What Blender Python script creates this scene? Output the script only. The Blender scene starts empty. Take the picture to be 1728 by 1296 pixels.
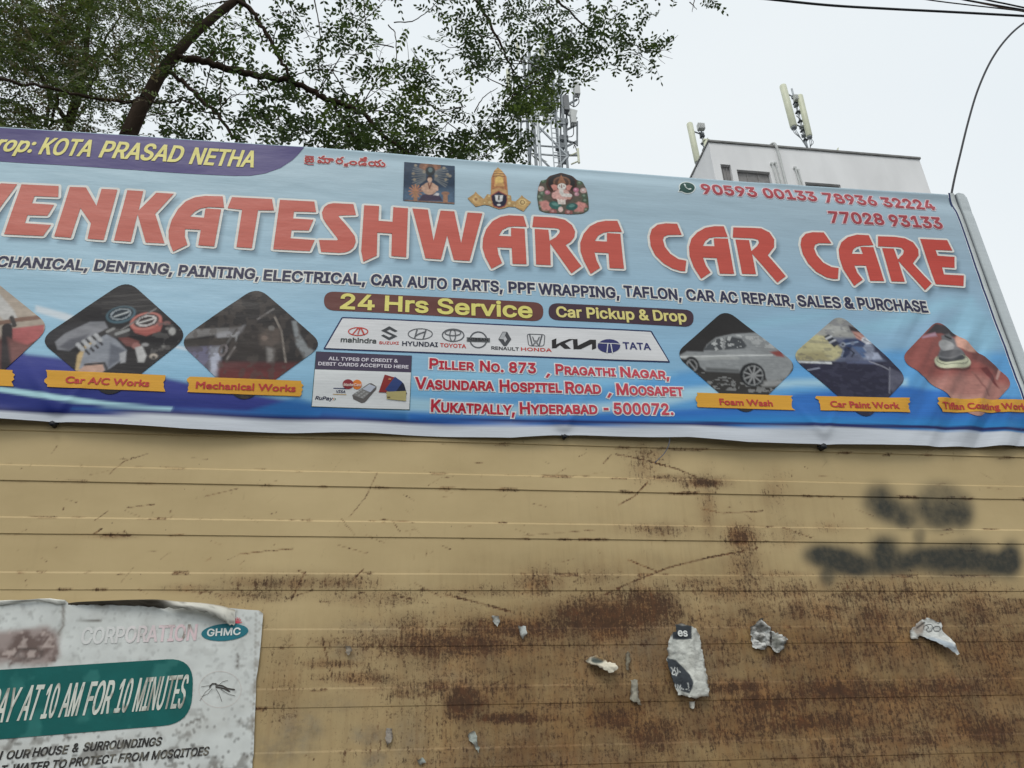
import bpy, bmesh, math, random, os
import numpy as np
from mathutils import Vector, Matrix
from mathutils.geometry import delaunay_2d_cdt, tessellate_polygon

# ------------------------------------------------------------------ camera
SC = bpy.context.scene
COL = SC.collection
F = 1400.0                                    # focal length in photo pixels (1728 wide)
VX = np.array([9709.0, 363.0, F])             # vanishing point of the wall's horizontals
VZ = np.array([-102.0486, -2670.0, F])        # vanishing point of the verticals
EX = VX / np.linalg.norm(VX)
EZ = VZ / np.linalg.norm(VZ)
EY = np.cross(EZ, EX)
if EY[2] < 0: EY = -EY
DIST, EYE = 3.0, 1.6                          # metres from the wall, eye height

cam = bpy.data.cameras.new('camera')
cam.sensor_width = 36.0
cam.lens = F * 36.0 / 1728.0
cam.clip_start, cam.clip_end = 0.05, 2000.0
camo = bpy.data.objects.new('camera', cam)
COL.objects.link(camo)
right = Vector((EX[0], EY[0], EZ[0])); down = Vector((EX[1], EY[1], EZ[1])); fwd = Vector((EX[2], EY[2], EZ[2]))
camo.matrix_world = Matrix(((right.x, -down.x, -fwd.x, 0), (right.y, -down.y, -fwd.y, -DIST),
                            (right.z, -down.z, -fwd.z, EYE), (0, 0, 0, 1)))
SC.camera = camo

# ------------------------------------------------------------------ sky, sun, exposure
SUN_EL, SUN_AZ = math.radians(52), math.radians(205)     # behind the camera, a little to the left
world = bpy.data.worlds.new('World'); SC.world = world; world.use_nodes = True
nt = world.node_tree
bg = nt.nodes['Background']
sky = nt.nodes.new('ShaderNodeTexSky'); sky.sky_type = 'NISHITA'; sky.sun_disc = False
sky.sun_elevation = SUN_EL; sky.sun_rotation = SUN_AZ
sky.air_density = 1.0; sky.dust_density = 4.0; sky.ozone_density = 1.0
tcw = nt.nodes.new('ShaderNodeTexCoord')
nz = nt.nodes.new('ShaderNodeTexNoise'); nz.inputs['Scale'].default_value = 1.6; nz.inputs['Detail'].default_value = 4
nt.links.new(tcw.outputs['Generated'], nz.inputs['Vector'])
rw = nt.nodes.new('ShaderNodeValToRGB')                   # the cloud deck
rw.color_ramp.elements[0].position = .3; rw.color_ramp.elements[0].color = (8.55, 9.2, 9.6, 1)
rw.color_ramp.elements[1].position = .72; rw.color_ramp.elements[1].color = (9.4, 9.85, 10.0, 1)
nt.links.new(nz.outputs['Fac'], rw.inputs['Fac'])
mx = nt.nodes.new('ShaderNodeMix'); mx.data_type = 'RGBA'; mx.inputs[0].default_value = .93
nt.links.new(sky.outputs[0], mx.inputs[6]); nt.links.new(rw.outputs[0], mx.inputs[7])
nt.links.new(mx.outputs[2], bg.inputs['Color'])
bg.inputs['Strength'].default_value = 0.1
sl = bpy.data.lights.new('sun', 'SUN'); sl.energy = 1.0; sl.angle = math.radians(25); sl.color = (1, .96, .9)
so = bpy.data.objects.new('sun', sl); COL.objects.link(so)
sd = Vector((math.sin(SUN_AZ) * math.cos(SUN_EL), math.cos(SUN_AZ) * math.cos(SUN_EL), math.sin(SUN_EL)))
so.rotation_euler = sd.to_track_quat('Z', 'Y').to_euler(); so.location = (0, -6, 12)
SC.view_settings.view_transform = 'Standard'; SC.view_settings.look = 'None'
SC.view_settings.exposure = 0.0; SC.view_settings.gamma = 1.0

# ------------------------------------------------------------------ helpers
rng = np.random.default_rng(7)
random.seed(7)
KE = 0.72                                       # what a white wall facing the camera gets in this light


def srgb(c):
    c = np.asarray(c, float) / 255.0
    return np.where(c <= .04045, c / 12.92, ((c + .055) / 1.055) ** 2.4)


def L(r, g, b, k=None):
    return np.clip(srgb((r, g, b)) / (k or KE), 0.004, .86)


def P(px, py, Y=0.0):
    d = np.array([px - 864.0, py - 648.0, F])
    w = np.array([d @ EX, d @ EY, d @ EZ])
    return w * ((Y + DIST) / w[1]) + np.array([0, -DIST, EYE])


def plane_map(ox, oy, s, Y):
    def m(x, y):
        p = P(ox + x / s, oy + y / s, Y)
        return (p[0], p[2])
    return m


def put(o, parent=None):
    COL.objects.link(o)
    if parent is not None:
        o.parent = parent
        o.matrix_parent_inverse = parent.matrix_world.inverted()
    return o


def tag(o, label=None, cat=None, group=None, kind=None):
    if label: o['label'] = label
    if cat: o['category'] = cat
    if group: o['group'] = group
    if kind: o['kind'] = kind
    return o


def empty(name, loc):
    o = bpy.data.objects.new(name, None)
    o.location = loc; o.empty_display_size = .2
    COL.objects.link(o)
    bpy.context.view_layer.update()
    return o


def mesh_obj(name, verts, faces, mat, parent=None, smooth=False, col=None):
    me = bpy.data.meshes.new(name)
    me.from_pydata([tuple(map(float, v)) for v in verts], [], [tuple(map(int, f)) for f in faces])
    if col is not None:
        a = me.attributes.new('Col', 'FLOAT_COLOR', 'POINT')
        c = np.ones((len(verts), 4), np.float32); c[:, :3] = col
        a.data.foreach_set('color', c.ravel())
    if smooth: me.polygons.foreach_set('use_smooth', [True] * len(me.polygons))
    me.update()
    o = bpy.data.objects.new(name, me)
    me.materials.append(mat)
    return put(o, parent)


class MB:
    """collects solids into ONE mesh"""
    def __init__(s): s.v = []; s.f = []

    def add(s, v, f):
        n = len(s.v); s.v += [tuple(p) for p in v]; s.f += [tuple(n + i for i in q) for q in f]

    def box(s, a, b):
        x0, y0, z0 = a; x1, y1, z1 = b
        s.add([(x0, y0, z0), (x1, y0, z0), (x1, y1, z0), (x0, y1, z0), (x0, y0, z1), (x1, y0, z1), (x1, y1, z1), (x0, y1, z1)],
              [(0, 3, 2, 1), (4, 5, 6, 7), (0, 1, 5, 4), (1, 2, 6, 5), (2, 3, 7, 6), (3, 0, 4, 7)])

    def bar(s, a, b, w, d=None, up=(0, 0, 1)):
        a = Vector(a); b = Vector(b); d = d or w
        t = (b - a).normalized(); u = Vector(up)
        if abs(t.dot(u)) > .95: u = Vector((0, 1, 0))
        n = t.cross(u).normalized(); m = n.cross(t)
        v = []
        for p in (a, b):
            for i, j in ((-1, -1), (1, -1), (1, 1), (-1, 1)): v.append(p + n * (i * w / 2) + m * (j * d / 2))
        s.add(v, [(3, 2, 1, 0), (4, 5, 6, 7), (0, 1, 5, 4), (1, 2, 6, 5), (2, 3, 7, 6), (3, 0, 4, 7)])

    def tube(s, pts, rad, n=8, jitter=0):
        pts = [Vector(p) for p in pts]
        if not hasattr(rad, '__len__'): rad = [rad] * len(pts)
        v = []; f = []; u = None
        for i, p in enumerate(pts):
            t = (pts[min(i + 1, len(pts) - 1)] - pts[max(i - 1, 0)]).normalized()
            if u is None:
                u = t.orthogonal().normalized()
            u = (u - t * u.dot(t)).normalized(); w = t.cross(u)
            for k in range(n):
                a = 2 * math.pi * k / n
                r = rad[i] * (1 + jitter * (random.random() - .5))
                v.append(p + u * (math.cos(a) * r) + w * (math.sin(a) * r))
        for i in range(len(pts) - 1):
            for k in range(n):
                k2 = (k + 1) % n
                f.append((i * n + k, i * n + k2, (i + 1) * n + k2, (i + 1) * n + k))
        f.append(tuple(range(n - 1, -1, -1))); f.append(tuple((len(pts) - 1) * n + k for k in range(n)))
        s.add(v, f)

    def build(s, name, mat, parent=None, smooth=False):
        return mesh_obj(name, s.v, s.f, mat, parent, smooth)


def spline(pts, n=8):
    """Catmull-Rom through the points"""
    p = [np.array(q, float) for q in pts]
    p = [2 * p[0] - p[1]] + p + [2 * p[-1] - p[-2]]
    out = []
    for i in range(1, len(p) - 2):
        for k in range(n):
            t = k / n
            out.append(.5 * (2 * p[i] + (p[i + 1] - p[i - 1]) * t + (2 * p[i - 1] - 5 * p[i] + 4 * p[i + 1] - p[i + 2]) * t * t
                             + (3 * p[i] - p[i - 1] - 3 * p[i + 1] + p[i + 2]) * t ** 3))
    out.append(p[-2])
    return out


# ---- value noise for paint and for wrinkles
def vnoise(x, y, seed=0):
    xi = np.floor(x).astype(np.int64); yi = np.floor(y).astype(np.int64)
    xf = x - xi; yf = y - yi
    u = xf * xf * (3 - 2 * xf); v = yf * yf * (3 - 2 * yf)

    def h(a, b):
        n = (a * 374761393 + b * 668265263 + seed * 974634777) & 0x7fffffff
        n = ((n ^ (n >> 13)) * 1274126177) & 0x7fffffff
        return ((n ^ (n >> 16)) & 0xffff) / 65535.0
    return (h(xi, yi) * (1 - u) + h(xi + 1, yi) * u) * (1 - v) + (h(xi, yi + 1) * (1 - u) + h(xi + 1, yi + 1) * u) * v


def fbm(x, y, seed=0, o=4):
    r = 0; a = .5; t = 0
    for i in range(o):
        r = r + a * vnoise(x * 2 ** i, y * 2 ** i, seed + i); t += a; a *= .5
    return r / t


def sst(e0, e1, x):
    t = np.clip((x - e0) / (e1 - e0), 0, 1)
    return t * t * (3 - 2 * t)


def poly_sd(pts, poly):
    """signed distance, negative inside"""
    poly = np.asarray(poly, float)
    d = np.full(len(pts), 1e9); ins = np.zeros(len(pts), bool)
    for i in range(len(poly)):
        a = poly[i]; b = poly[(i + 1) % len(poly)]
        e = b - a; w = pts - a
        t = np.clip((w @ e) / (e @ e + 1e-12), 0, 1)
        q = w - t[:, None] * e
        d = np.minimum(d, (q * q).sum(1))
        c = (a[1] > pts[:, 1]) != (b[1] > pts[:, 1])
        with np.errstate(divide='ignore', invalid='ignore'):
            xx = (b[0] - a[0]) * (pts[:, 1] - a[1]) / (b[1] - a[1] + 1e-12) + a[0]
        ins ^= c & (pts[:, 0] < xx)
    d = np.sqrt(d)
    return np.where(ins, -d, d)


class Paint:
    """print colours laid down on mesh points (x, z)"""
    def __init__(s, pts, base, tf=None, soft=.003):
        s.p = np.asarray(pts, float); s.c = np.tile(np.asarray(base, float), (len(s.p), 1)); s.tf = tf; s.soft = soft

    def m(s, q): return s.tf(*q) if s.tf else q

    def mix(s, a, c):
        c = np.asarray(c, float); a = np.clip(a, 0, 1)[:, None]
        s.c = s.c * (1 - a) + c * a

    def poly(s, q, c, soft=None, alpha=1.0):
        soft = soft or s.soft
        s.mix(alpha * (1 - sst(-soft, soft, poly_sd(s.p, [s.m(k) for k in q]))), c)

    def ell(s, cx, cy, rx, ry, c, rot=0, soft=.12, alpha=1.0, ring=None):
        a = math.radians(rot); n = 28; q = []
        for k in range(n):
            t = 2 * math.pi * k / n; x = rx * math.cos(t); y = ry * math.sin(t)
            q.append(s.m((cx + x * math.cos(a) - y * math.sin(a), cy + x * math.sin(a) + y * math.cos(a))))
        d = poly_sd(s.p, q)
        if ring: s.mix(alpha * (1 - sst(ring * .7, ring * 1.3, np.abs(d))), c)
        else: s.mix(alpha * (1 - sst(-s.soft, s.soft, d)), c)

    def line(s, q, w, c, alpha=1.0, soft=None):
        q = np.array([s.m(k) for k in q]); d = np.full(len(s.p), 1e9); soft = soft or s.soft
        for i in range(len(q) - 1):
            a, b = q[i], q[i + 1]; e = b - a; v = s.p - a
            t = np.clip((v @ e) / (e @ e + 1e-12), 0, 1)
            r = v - t[:, None] * e
            d = np.minimum(d, np.sqrt((r * r).sum(1)))
        s.mix(alpha * (1 - sst(w / 2 - soft * .5, w / 2 + soft, d)), c)

    def grain(s, amt, sx, sy, seed=1):
        n = fbm(s.p[:, 0] * sx, s.p[:, 1] * sy, seed, 3) - .5
        s.c = np.clip(s.c * (1 + amt * 2 * n[:, None]), .003, .9)

    def blot(s, amt, sx, sy, c, seed=1, where=None):
        n = fbm(s.p[:, 0] * sx, s.p[:, 1] * sy, seed, 3)
        a = sst(.52, .6, n) * amt
        if where is not None: a = a * (poly_sd(s.p, [s.m(k) for k in where]) < 0)
        s.mix(a, c)


# ------------------------------------------------------------------ materials
def new_mat(name, rough=.6, spec=.3, metal=0):
    m = bpy.data.materials.new(name); m.use_nodes = True
    b = m.node_tree.nodes['Principled BSDF']
    b.inputs['Roughness'].default_value = rough
    b.inputs['Specular IOR Level'].default_value = spec
    b.inputs['Metallic'].default_value = metal
    return m, m.node_tree, b


def noisy(name, c, amt=.2, scale=8, rough=.6, spec=.3, metal=0, bump=0, attr=False, bscale=None, stretch=None):
    """plain colour (or the Col attribute) broken up by noise"""
    m, t, b = new_mat(name, rough, spec, metal)
    N = t.nodes.new; K = t.links.new
    tc = N('ShaderNodeTexCoord'); n = N('ShaderNodeTexNoise')
    n.inputs['Scale'].default_value = scale; n.inputs['Detail'].default_value = 6
    src = tc.outputs['Object']
    if stretch:
        mp = N('ShaderNodeMapping'); mp.inputs['Scale'].default_value = stretch; K(src, mp.inputs[0]); src = mp.outputs[0]
    K(src, n.inputs['Vector'])
    mr = N('ShaderNodeMapRange'); mr.inputs[1].default_value = .25; mr.inputs[2].default_value = .75
    mr.inputs[3].default_value = 1 - amt; mr.inputs[4].default_value = 1 + amt * .6
    K(n.outputs['Fac'], mr.inputs[0])
    vm = N('ShaderNodeVectorMath'); vm.operation = 'SCALE'
    if attr:
        a = N('ShaderNodeAttribute'); a.attribute_name = 'Col'; K(a.outputs['Color'], vm.inputs[0])
    else:
        vm.inputs[0].default_value = tuple(float(x) for x in c[:3])
    K(mr.outputs[0], vm.inputs['Scale']); K(vm.outputs[0], b.inputs['Base Color'])
    if bump:
        n2 = N('ShaderNodeTexNoise'); n2.inputs['Scale'].default_value = bscale or scale * 3; n2.inputs['Detail'].default_value = 4
        K(src, n2.inputs['Vector'])
        bp = N('ShaderNodeBump'); bp.inputs['Strength'].default_value = bump; bp.inputs['Distance'].default_value = .01
        K(n2.outputs['Fac'], bp.inputs['Height']); K(bp.outputs[0], b.inputs['Normal'])
    return m


M_STEEL = noisy('galvanised_steel', L(150, 155, 158), .25, 6, .45, .5, .3)
M_GREY = noisy('grey_steel', L(124, 129, 132), .25, 5, .5, .4)
M_DARKSTEEL = noisy('dark_steel', L(60, 64, 68), .25, 5, .5, .4)
M_RRU = noisy('radio_unit_paint', L(176, 178, 176), .12, 6, .5, .4)
M_RRUD = noisy('dark_radio_paint', L(108, 110, 112), .15, 6, .5, .4)
M_PANEL = noisy('antenna_cover', L(188, 190, 168), .1, 3, .45, .4)
M_PLASTER = noisy('painted_plaster', L(212, 210, 210), .1, 1.1, .85, .15, bump=.15, bscale=6, stretch=(1, 1, .35))
M_CAP = noisy('weathered_concrete', L(122, 122, 120), .3, 3, .9, .1)
M_SHUTTER = noisy('dark_board', L(128, 126, 125), .2, 4, .8, .2)
M_CABLE = noisy('black_cable', L(26, 28, 32), .2, 12, .5, .4)
M_CABLE2 = noisy('brown_cable', L(78, 56, 40), .3, 12, .6, .3)
M_BARK = noisy('bark', L(52, 43, 36), .45, 7, .95, .1, bump=.9, bscale=26, stretch=(1, 1, .4))
M_ASPHALT = noisy('asphalt', (.05, .05, .05), .35, 3, .95, .2, bump=.3, bscale=60)
M_PAPERBIT = noisy('torn_paper', L(190, 190, 184), .22, 30, .85, .15, attr=True, bump=.5, bscale=60)
M_POSTER = noisy('poster_paper', L(190, 190, 184), .12, 16, .6, .25, attr=True, bump=.25, bscale=9)


def leaf_material(name):
    m, t, b = new_mat(name, .5, .35)
    N = t.nodes.new; K = t.links.new
    a = N('ShaderNodeAttribute'); a.attribute_name = 'Col'
    K(a.outputs['Color'], b.inputs['Base Color'])
    tr = N('ShaderNodeBsdfTranslucent'); mxs = N('ShaderNodeMixShader'); mxs.inputs[0].default_value = .42
    K(a.outputs['Color'], tr.inputs['Color'])
    K(b.outputs[0], mxs.inputs[1]); K(tr.outputs[0], mxs.inputs[2])
    K(mxs.outputs[0], t.nodes['Material Output'].inputs['Surface'])
    return m


M_LEAF = leaf_material('leaf')


def vinyl_material():
    """printed flex: colours in Col, faint weave and soft creases"""
    m, t, b = new_mat('printed_flex', .37, .28)
    N = t.nodes.new; K = t.links.new
    tc = N('ShaderNodeTexCoord')
    a = N('ShaderNodeAttribute'); a.attribute_name = 'Col'
    mp = N('ShaderNodeMapping'); mp.inputs['Scale'].default_value = (1.2, 1, 60); K(tc.outputs['Object'], mp.inputs[0])
    n = N('ShaderNodeTexNoise'); n.inputs['Scale'].default_value = 5; n.inputs['Detail'].default_value = 5
    K(mp.outputs[0], n.inputs['Vector'])
    mr = N('ShaderNodeMapRange'); mr.inputs[1].default_value = .3; mr.inputs[2].default_value = .7
    mr.inputs[3].default_value = .93; mr.inputs[4].default_value = 1.05
    K(n.outputs['Fac'], mr.inputs[0])
    vm = N('ShaderNodeVectorMath'); vm.operation = 'SCALE'
    K(a.outputs['Color'], vm.inputs[0]); K(mr.outputs[0], vm.inputs['Scale']); K(vm.outputs[0], b.inputs['Base Color'])
    n2 = N('ShaderNodeTexNoise'); n2.inputs['Scale'].default_value = 5; n2.inputs['Detail'].default_value = 5
    mp2 = N('ShaderNodeMapping'); mp2.inputs['Scale'].default_value = (.8, 1, 2.0); K(tc.outputs['Object'], mp2.inputs[0])
    K(mp2.outputs[0], n2.inputs['Vector'])
    bp = N('ShaderNodeBump'); bp.inputs['Strength'].default_value = .18; bp.inputs['Distance'].default_value = .02
    K(n2.outputs['Fac'], bp.inputs['Height'])
    bp2 = N('ShaderNodeBump'); bp2.inputs['Strength'].default_value = .06; bp2.inputs['Distance'].default_value = .004
    K(n.outputs['Fac'], bp2.inputs['Height']); K(bp.outputs[0], bp2.inputs['Normal']); K(bp2.outputs[0], b.inputs['Normal'])
    return m


M_FLEX = vinyl_material()


# ------------------------------------------------------------------ ink: flat shapes cut to follow a surface
class Ink:
    def __init__(s): s.items = []

    def tris(s, v, f, c, lift=0.0): s.items.append((np.asarray(v, float), f, np.asarray(c, float), lift))

    def poly(s, pts, c, lift=0.0):
        t = tessellate_polygon([[Vector((p[0], p[1], 0)) for p in pts]])
        s.tris(pts, t, c, lift)

    def union(s, polys, c, lift=0.0):
        v, f = union(polys)
        if f: s.tris(v, f, c, lift)

    def stroke(s, pts, w, c, lift=0.0, closed=False):
        s.union(stroke_polys(pts, w / 2, closed), c, lift)

    def build(s, name, mat, parent, surf, base, step=.035):
        bm = bmesh.new(); lay = bm.verts.layers.float_color.new('Col'); lf = bm.verts.layers.float.new('lift')
        for v, f, c, l in s.items:
            cc = c if c.ndim == 2 else np.tile(c, (len(v), 1))
            bv = []
            for p, k in zip(v, cc):
                q = bm.verts.new((p[0], 0, p[1])); q[lay] = (k[0], k[1], k[2], 1); q[lf] = l; bv.append(q)
            for t in f:
                if len(set(t)) < 3: continue
                a, b, d = (v[i] for i in t)
                cr = (b[0] - a[0]) * (d[1] - a[1]) - (b[1] - a[1]) * (d[0] - a[0])
                if abs(cr) < 1e-11: continue
                t2 = t if cr > 0 else tuple(reversed(t))
                try: bm.faces.new([bv[i] for i in t2])
                except ValueError: pass
        if step and bm.verts:
            xs = [q.co.x for q in bm.verts]; zs = [q.co.z for q in bm.verts]
            for ax, lo, hi in ((0, min(xs), max(xs)), (2, min(zs), max(zs))):
                k = math.floor(lo / step) + 1
                while k * step < hi:
                    co = [0, 0, 0]; co[ax] = k * step; no = [0, 0, 0]; no[ax] = 1
                    bmesh.ops.bisect_plane(bm, geom=bm.verts[:] + bm.edges[:] + bm.faces[:], plane_co=co, plane_no=no, dist=1e-6)
                    k += 1
        co = np.array([(q.co.x, q.co.z) for q in bm.verts]).reshape(-1, 2)
        y = surf(co[:, 0], co[:, 1])
        for q, yy in zip(bm.verts, y): q.co.y = yy - base - q[lf]
        loose = [q for q in bm.verts if not q.link_faces]
        if loose: bmesh.ops.delete(bm, geom=loose, context='VERTS')
        me = bpy.data.meshes.new(name); bm.to_mesh(me); bm.free()
        me.materials.append(mat)
        return put(bpy.data.objects.new(name, me), parent)


def union(polys):
    v = []; f = []
    for p in polys:
        if sum(p[i - 1][0] * p[i][1] - p[i][0] * p[i - 1][1] for i in range(len(p))) < 0: p = list(p)[::-1]
        n = len(v); v += [Vector((float(q[0]), float(q[1]))) for q in p]; f.append(list(range(n, n + len(p))))
    r = delaunay_2d_cdt(v, [], f, 1, 1e-6)
    return [tuple(q) for q in r[0]], [tuple(t) for t, o in zip(r[2], r[5]) if o]


def disc(c, r, n=8, ry=None, rot=0):
    ry = ry or r
    out = []
    for k in range(n):
        t = 2 * math.pi * k / n; x = r * math.cos(t); y = ry * math.sin(t)
        out.append((c[0] + x * math.cos(rot) - y * math.sin(rot), c[1] + x * math.sin(rot) + y * math.cos(rot)))
    return out


def stroke_polys(pts, r, closed=False, caps=True):
    out = []; n = len(pts)
    for i in range(n if closed else n - 1):
        a = np.array(pts[i][:2], float); b = np.array(pts[(i + 1) % n][:2], float); e = b - a; l = np.hypot(*e)
        if l < 1e-7: continue
        q = np.array([-e[1], e[0]]) / l * r
        out.append([a - q, b - q, b + q, a + q])
    if caps: out += [disc(p, r) for p in (pts if closed or True else pts[1:-1])]
    return out


FONTS = {}


def get_font(k):
    if k not in FONTS:
        f = None
        if k == 'sans':
            try:
                f = bpy.data.fonts.load(os.path.join(bpy.utils.system_resource('DATAFILES'), 'fonts', 'Inter.woff2'))
            except Exception:
                f = None
        FONTS[k] = [f, None]
        FONTS[k][1] = 1.0
        v, t = raw_text('H', k)
        FONTS[k][1] = float(v[:, 1].max() - v[:, 1].min())
    return FONTS[k]


def raw_text(s, k, small=0):
    c = bpy.data.curves.new('lettering', 'FONT'); c.body = s
    c.resolution_u = 3; c.fill_mode = 'FRONT'; c.dimensions = '2D'
    f = FONTS.get(k, get_font(k))[0]
    if f: c.font = f
    if small:
        c.small_caps_scale = small
        for b in c.body_format: b.use_small_caps = True
    o = bpy.data.objects.new('lettering', c); COL.objects.link(o)
    dg = bpy.context.evaluated_depsgraph_get(); dg.update()
    cu = o.evaluated_get(dg).to_curve(dg)
    cons = []
    for sp in cu.splines:
        bp = sp.bezier_points; out = []
        for i in range(len(bp)):
            a, b = bp[i], bp[(i + 1) % len(bp)]
            ch_ = (b.co - a.co).length
            if ch_ < 1e-6: continue
            dv = max(((a.handle_right - a.co).cross((b.co - a.co))).length, ((b.handle_left - a.co).cross((b.co - a.co))).length) / ch_
            n = 1 if dv < .004 else (4 if ch_ > .12 else 3)
            for k in range(n):
                t = k / n; q = a.co * (1 - t) ** 3 + a.handle_right * (3 * t * (1 - t) ** 2) + b.handle_left * (3 * t * t * (1 - t)) + b.co * t ** 3
                out.append((q.x, q.y))
        if len(out) > 2: cons.append(np.array(out))
    o.to_curve_clear() if hasattr(o, 'to_curve_clear') else None
    bpy.data.objects.remove(o); bpy.data.curves.remove(c)
    if not cons: return np.zeros((0, 2)), []
    vv = []; ff = []; sg = []
    for q in cons:                                                  # non-zero winding fill, so crossing contours stay solid
        ar = float((np.roll(q[:, 0], 1) * q[:, 1] - q[:, 0] * np.roll(q[:, 1], 1)).sum()); sg.append(1 if ar > 0 else -1)
        if ar < 0: q = q[::-1]
        n = len(vv); vv += [Vector((float(p[0]) * 100, float(p[1]) * 100)) for p in q]; ff.append(list(range(n, n + len(q))))
    R_ = delaunay_2d_cdt(vv, [], ff, 1, 1e-6)
    v = np.array([tuple(p) for p in R_[0]]) / 100; fs = [tuple(t) for t in R_[2]]
    ce = np.array([v[list(t)].mean(0) for t in fs]); wn = np.zeros(len(ce))
    for q, s_ in zip(cons, sg):
        lo = q.min(0); hi = q.max(0); i = np.where((ce >= lo).all(1) & (ce <= hi).all(1))[0]
        if len(i): wn[i] += s_ * (poly_sd(ce[i], q) < 0)
    return v, [t for t, k in zip(fs, wn) if k != 0]


def islands(v, f):
    key = {}; idx = []
    for p in v:
        k = (round(p[0], 4), round(p[1], 4)); idx.append(key.setdefault(k, len(key)))
    w = np.array(list(key.keys())); f = [tuple(idx[i] for i in t) for t in f]
    f = [t for t in f if len(set(t)) == len(t)]
    par = list(range(len(w)))

    def find(a):
        while par[a] != a: par[a] = par[par[a]]; a = par[a]
        return a
    for t in f:
        for i in t[1:]: par[find(i)] = find(t[0])
    g = {}
    for t in f: g.setdefault(find(t[0]), []).append(t)
    return w, list(g.values())


def write(ink, s, p0, p1, cap, tf, color, font='sans', bold=0.0, halo=0.0, halocolor=None, shear=0.0, small=0, hink=None,
          lift=0.0, grad=None, hlift=0.0):
    """lettering between two baseline points given in the map's coordinates; cap = capital height in the same units"""
    A = np.array(tf(*p0)); B = np.array(tf(*p1)); T = np.array(tf(p0[0], p0[1] - cap))
    capm = abs(T[1] - A[1])
    ch = get_font(font)[1]
    v, f = raw_text(s, font, small)
    if len(v) == 0: return
    u = (B - A); wid = np.hypot(*u); u = u / wid; n = np.array([-u[1], u[0]])
    v = v / ch
    x0 = v[:, 0].min(); x1 = v[:, 0].max()
    bold = min(bold, .043 * capm, .05 * wid / max(x1 - x0, 1e-6))
    kx = (wid - 2 * bold) / max(x1 - x0, 1e-6)
    w, isl = islands(v, f)
    for k, tr in enumerate(isl):
        use = sorted({i for t in tr for i in t}); re = {i: j for j, i in enumerate(use)}
        q = w[use]
        X = (q[:, 0] - x0) * kx + bold; Z = q[:, 1] * (capm - 2 * bold) + bold
        pts = A + np.outer(X + shear * Z, u) + np.outer(Z, n)
        tri = [tuple(re[i] for i in t) for t in tr]
        if bold or halo:
            tri2 = []
            for t in tri:
                ar = sum(pts[t[i]][0] * pts[t[(i + 1) % len(t)]][1] - pts[t[(i + 1) % len(t)]][0] * pts[t[i]][1] for i in range(len(t)))
                tri2.append(t if ar > 0 else t[::-1])
            es = {(t[i], t[(i + 1) % len(t)]) for t in tri2 for i in range(len(t))}
            be = [e for e in es if (e[1], e[0]) not in es]
            nxt = {}
            for e in be: nxt.setdefault(e[0], []).append(e[1])

        def grown(r):
            S_ = 100.0 / capm; c0 = pts.mean(0)
            vv = [Vector((float(q_[0]), float(q_[1]))) for q_ in pts]; ff = [list(t) for t in tri2]

            def nrm(a_, b_):
                e = pts[b_] - pts[a_]; l = math.hypot(*e) + 1e-12
                return np.array([e[1], -e[0]]) / l * r
            for a_, b_ in be:
                n1 = nrm(a_, b_); k0 = len(vv)
                vv += [Vector(tuple(pts[a_] + n1)), Vector(tuple(pts[b_] + n1))]
                ff.append([a_, k0, k0 + 1, b_])
                for c_ in nxt.get(b_, [])[:1]:
                    n2 = nrm(b_, c_); cr = n1[0] * n2[1] - n1[1] * n2[0]
                    if cr > r * r * .12:
                        m_ = n1 + n2; m_ = m_ / (math.hypot(*m_) + 1e-12); k_ = r / max(.55, float(m_ @ n1) / r)
                        k1 = len(vv); vv += [Vector(tuple(pts[b_] + m_ * k_)), Vector(tuple(pts[b_] + n2))]
                        ff.append([b_, k0 + 1, k1, k1 + 1])
            R_ = delaunay_2d_cdt([Vector(((q_[0] - c0[0]) * S_, (q_[1] - c0[1]) * S_)) for q_ in vv], [], ff, 1, 1e-7)
            ov = np.array([(q_[0] / S_ + c0[0], q_[1] / S_ + c0[1]) for q_ in R_[0]])
            of = [tuple(t) for t, o in zip(R_[2], R_[5]) if o]
            ce = np.array([ov[list(t)].mean(0) for t in of])          # drop any triangle that leaked into a counter
            ok = np.zeros(len(ce), bool)
            for t in tri2:
                a_, b_, d_ = pts[t[0]], pts[t[1]], pts[t[2]]
                f1 = (b_[0] - a_[0]) * (ce[:, 1] - a_[1]) - (b_[1] - a_[1]) * (ce[:, 0] - a_[0])
                f2 = (d_[0] - b_[0]) * (ce[:, 1] - b_[1]) - (d_[1] - b_[1]) * (ce[:, 0] - b_[0])
                f3 = (a_[0] - d_[0]) * (ce[:, 1] - d_[1]) - (a_[1] - d_[1]) * (ce[:, 0] - d_[0])
                ok |= (f1 >= 0) & (f2 >= 0) & (f3 >= 0)
            for a_, b_ in be:
                e = pts[b_] - pts[a_]; w_ = ce - pts[a_]; t_ = np.clip((w_ @ e) / (e @ e + 1e-15), 0, 1)
                q_ = w_ - t_[:, None] * e; ok |= (q_ * q_).sum(1) < (r * 1.25) ** 2
            return [tuple(q_) for q_ in ov], [t for t, k_ in zip(of, ok) if k_]
        V, Fc = grown(bold) if bold else (pts, tri)
        V = np.asarray(V)
        cc = color if grad is None else grad(V)
        ink.tris(V, Fc, cc, lift)
        if halo:
            V2, F2 = grown(bold + halo)
            (hink or ink).tris(V2, F2, halocolor, hlift + (k % 5) * .00012)


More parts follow.
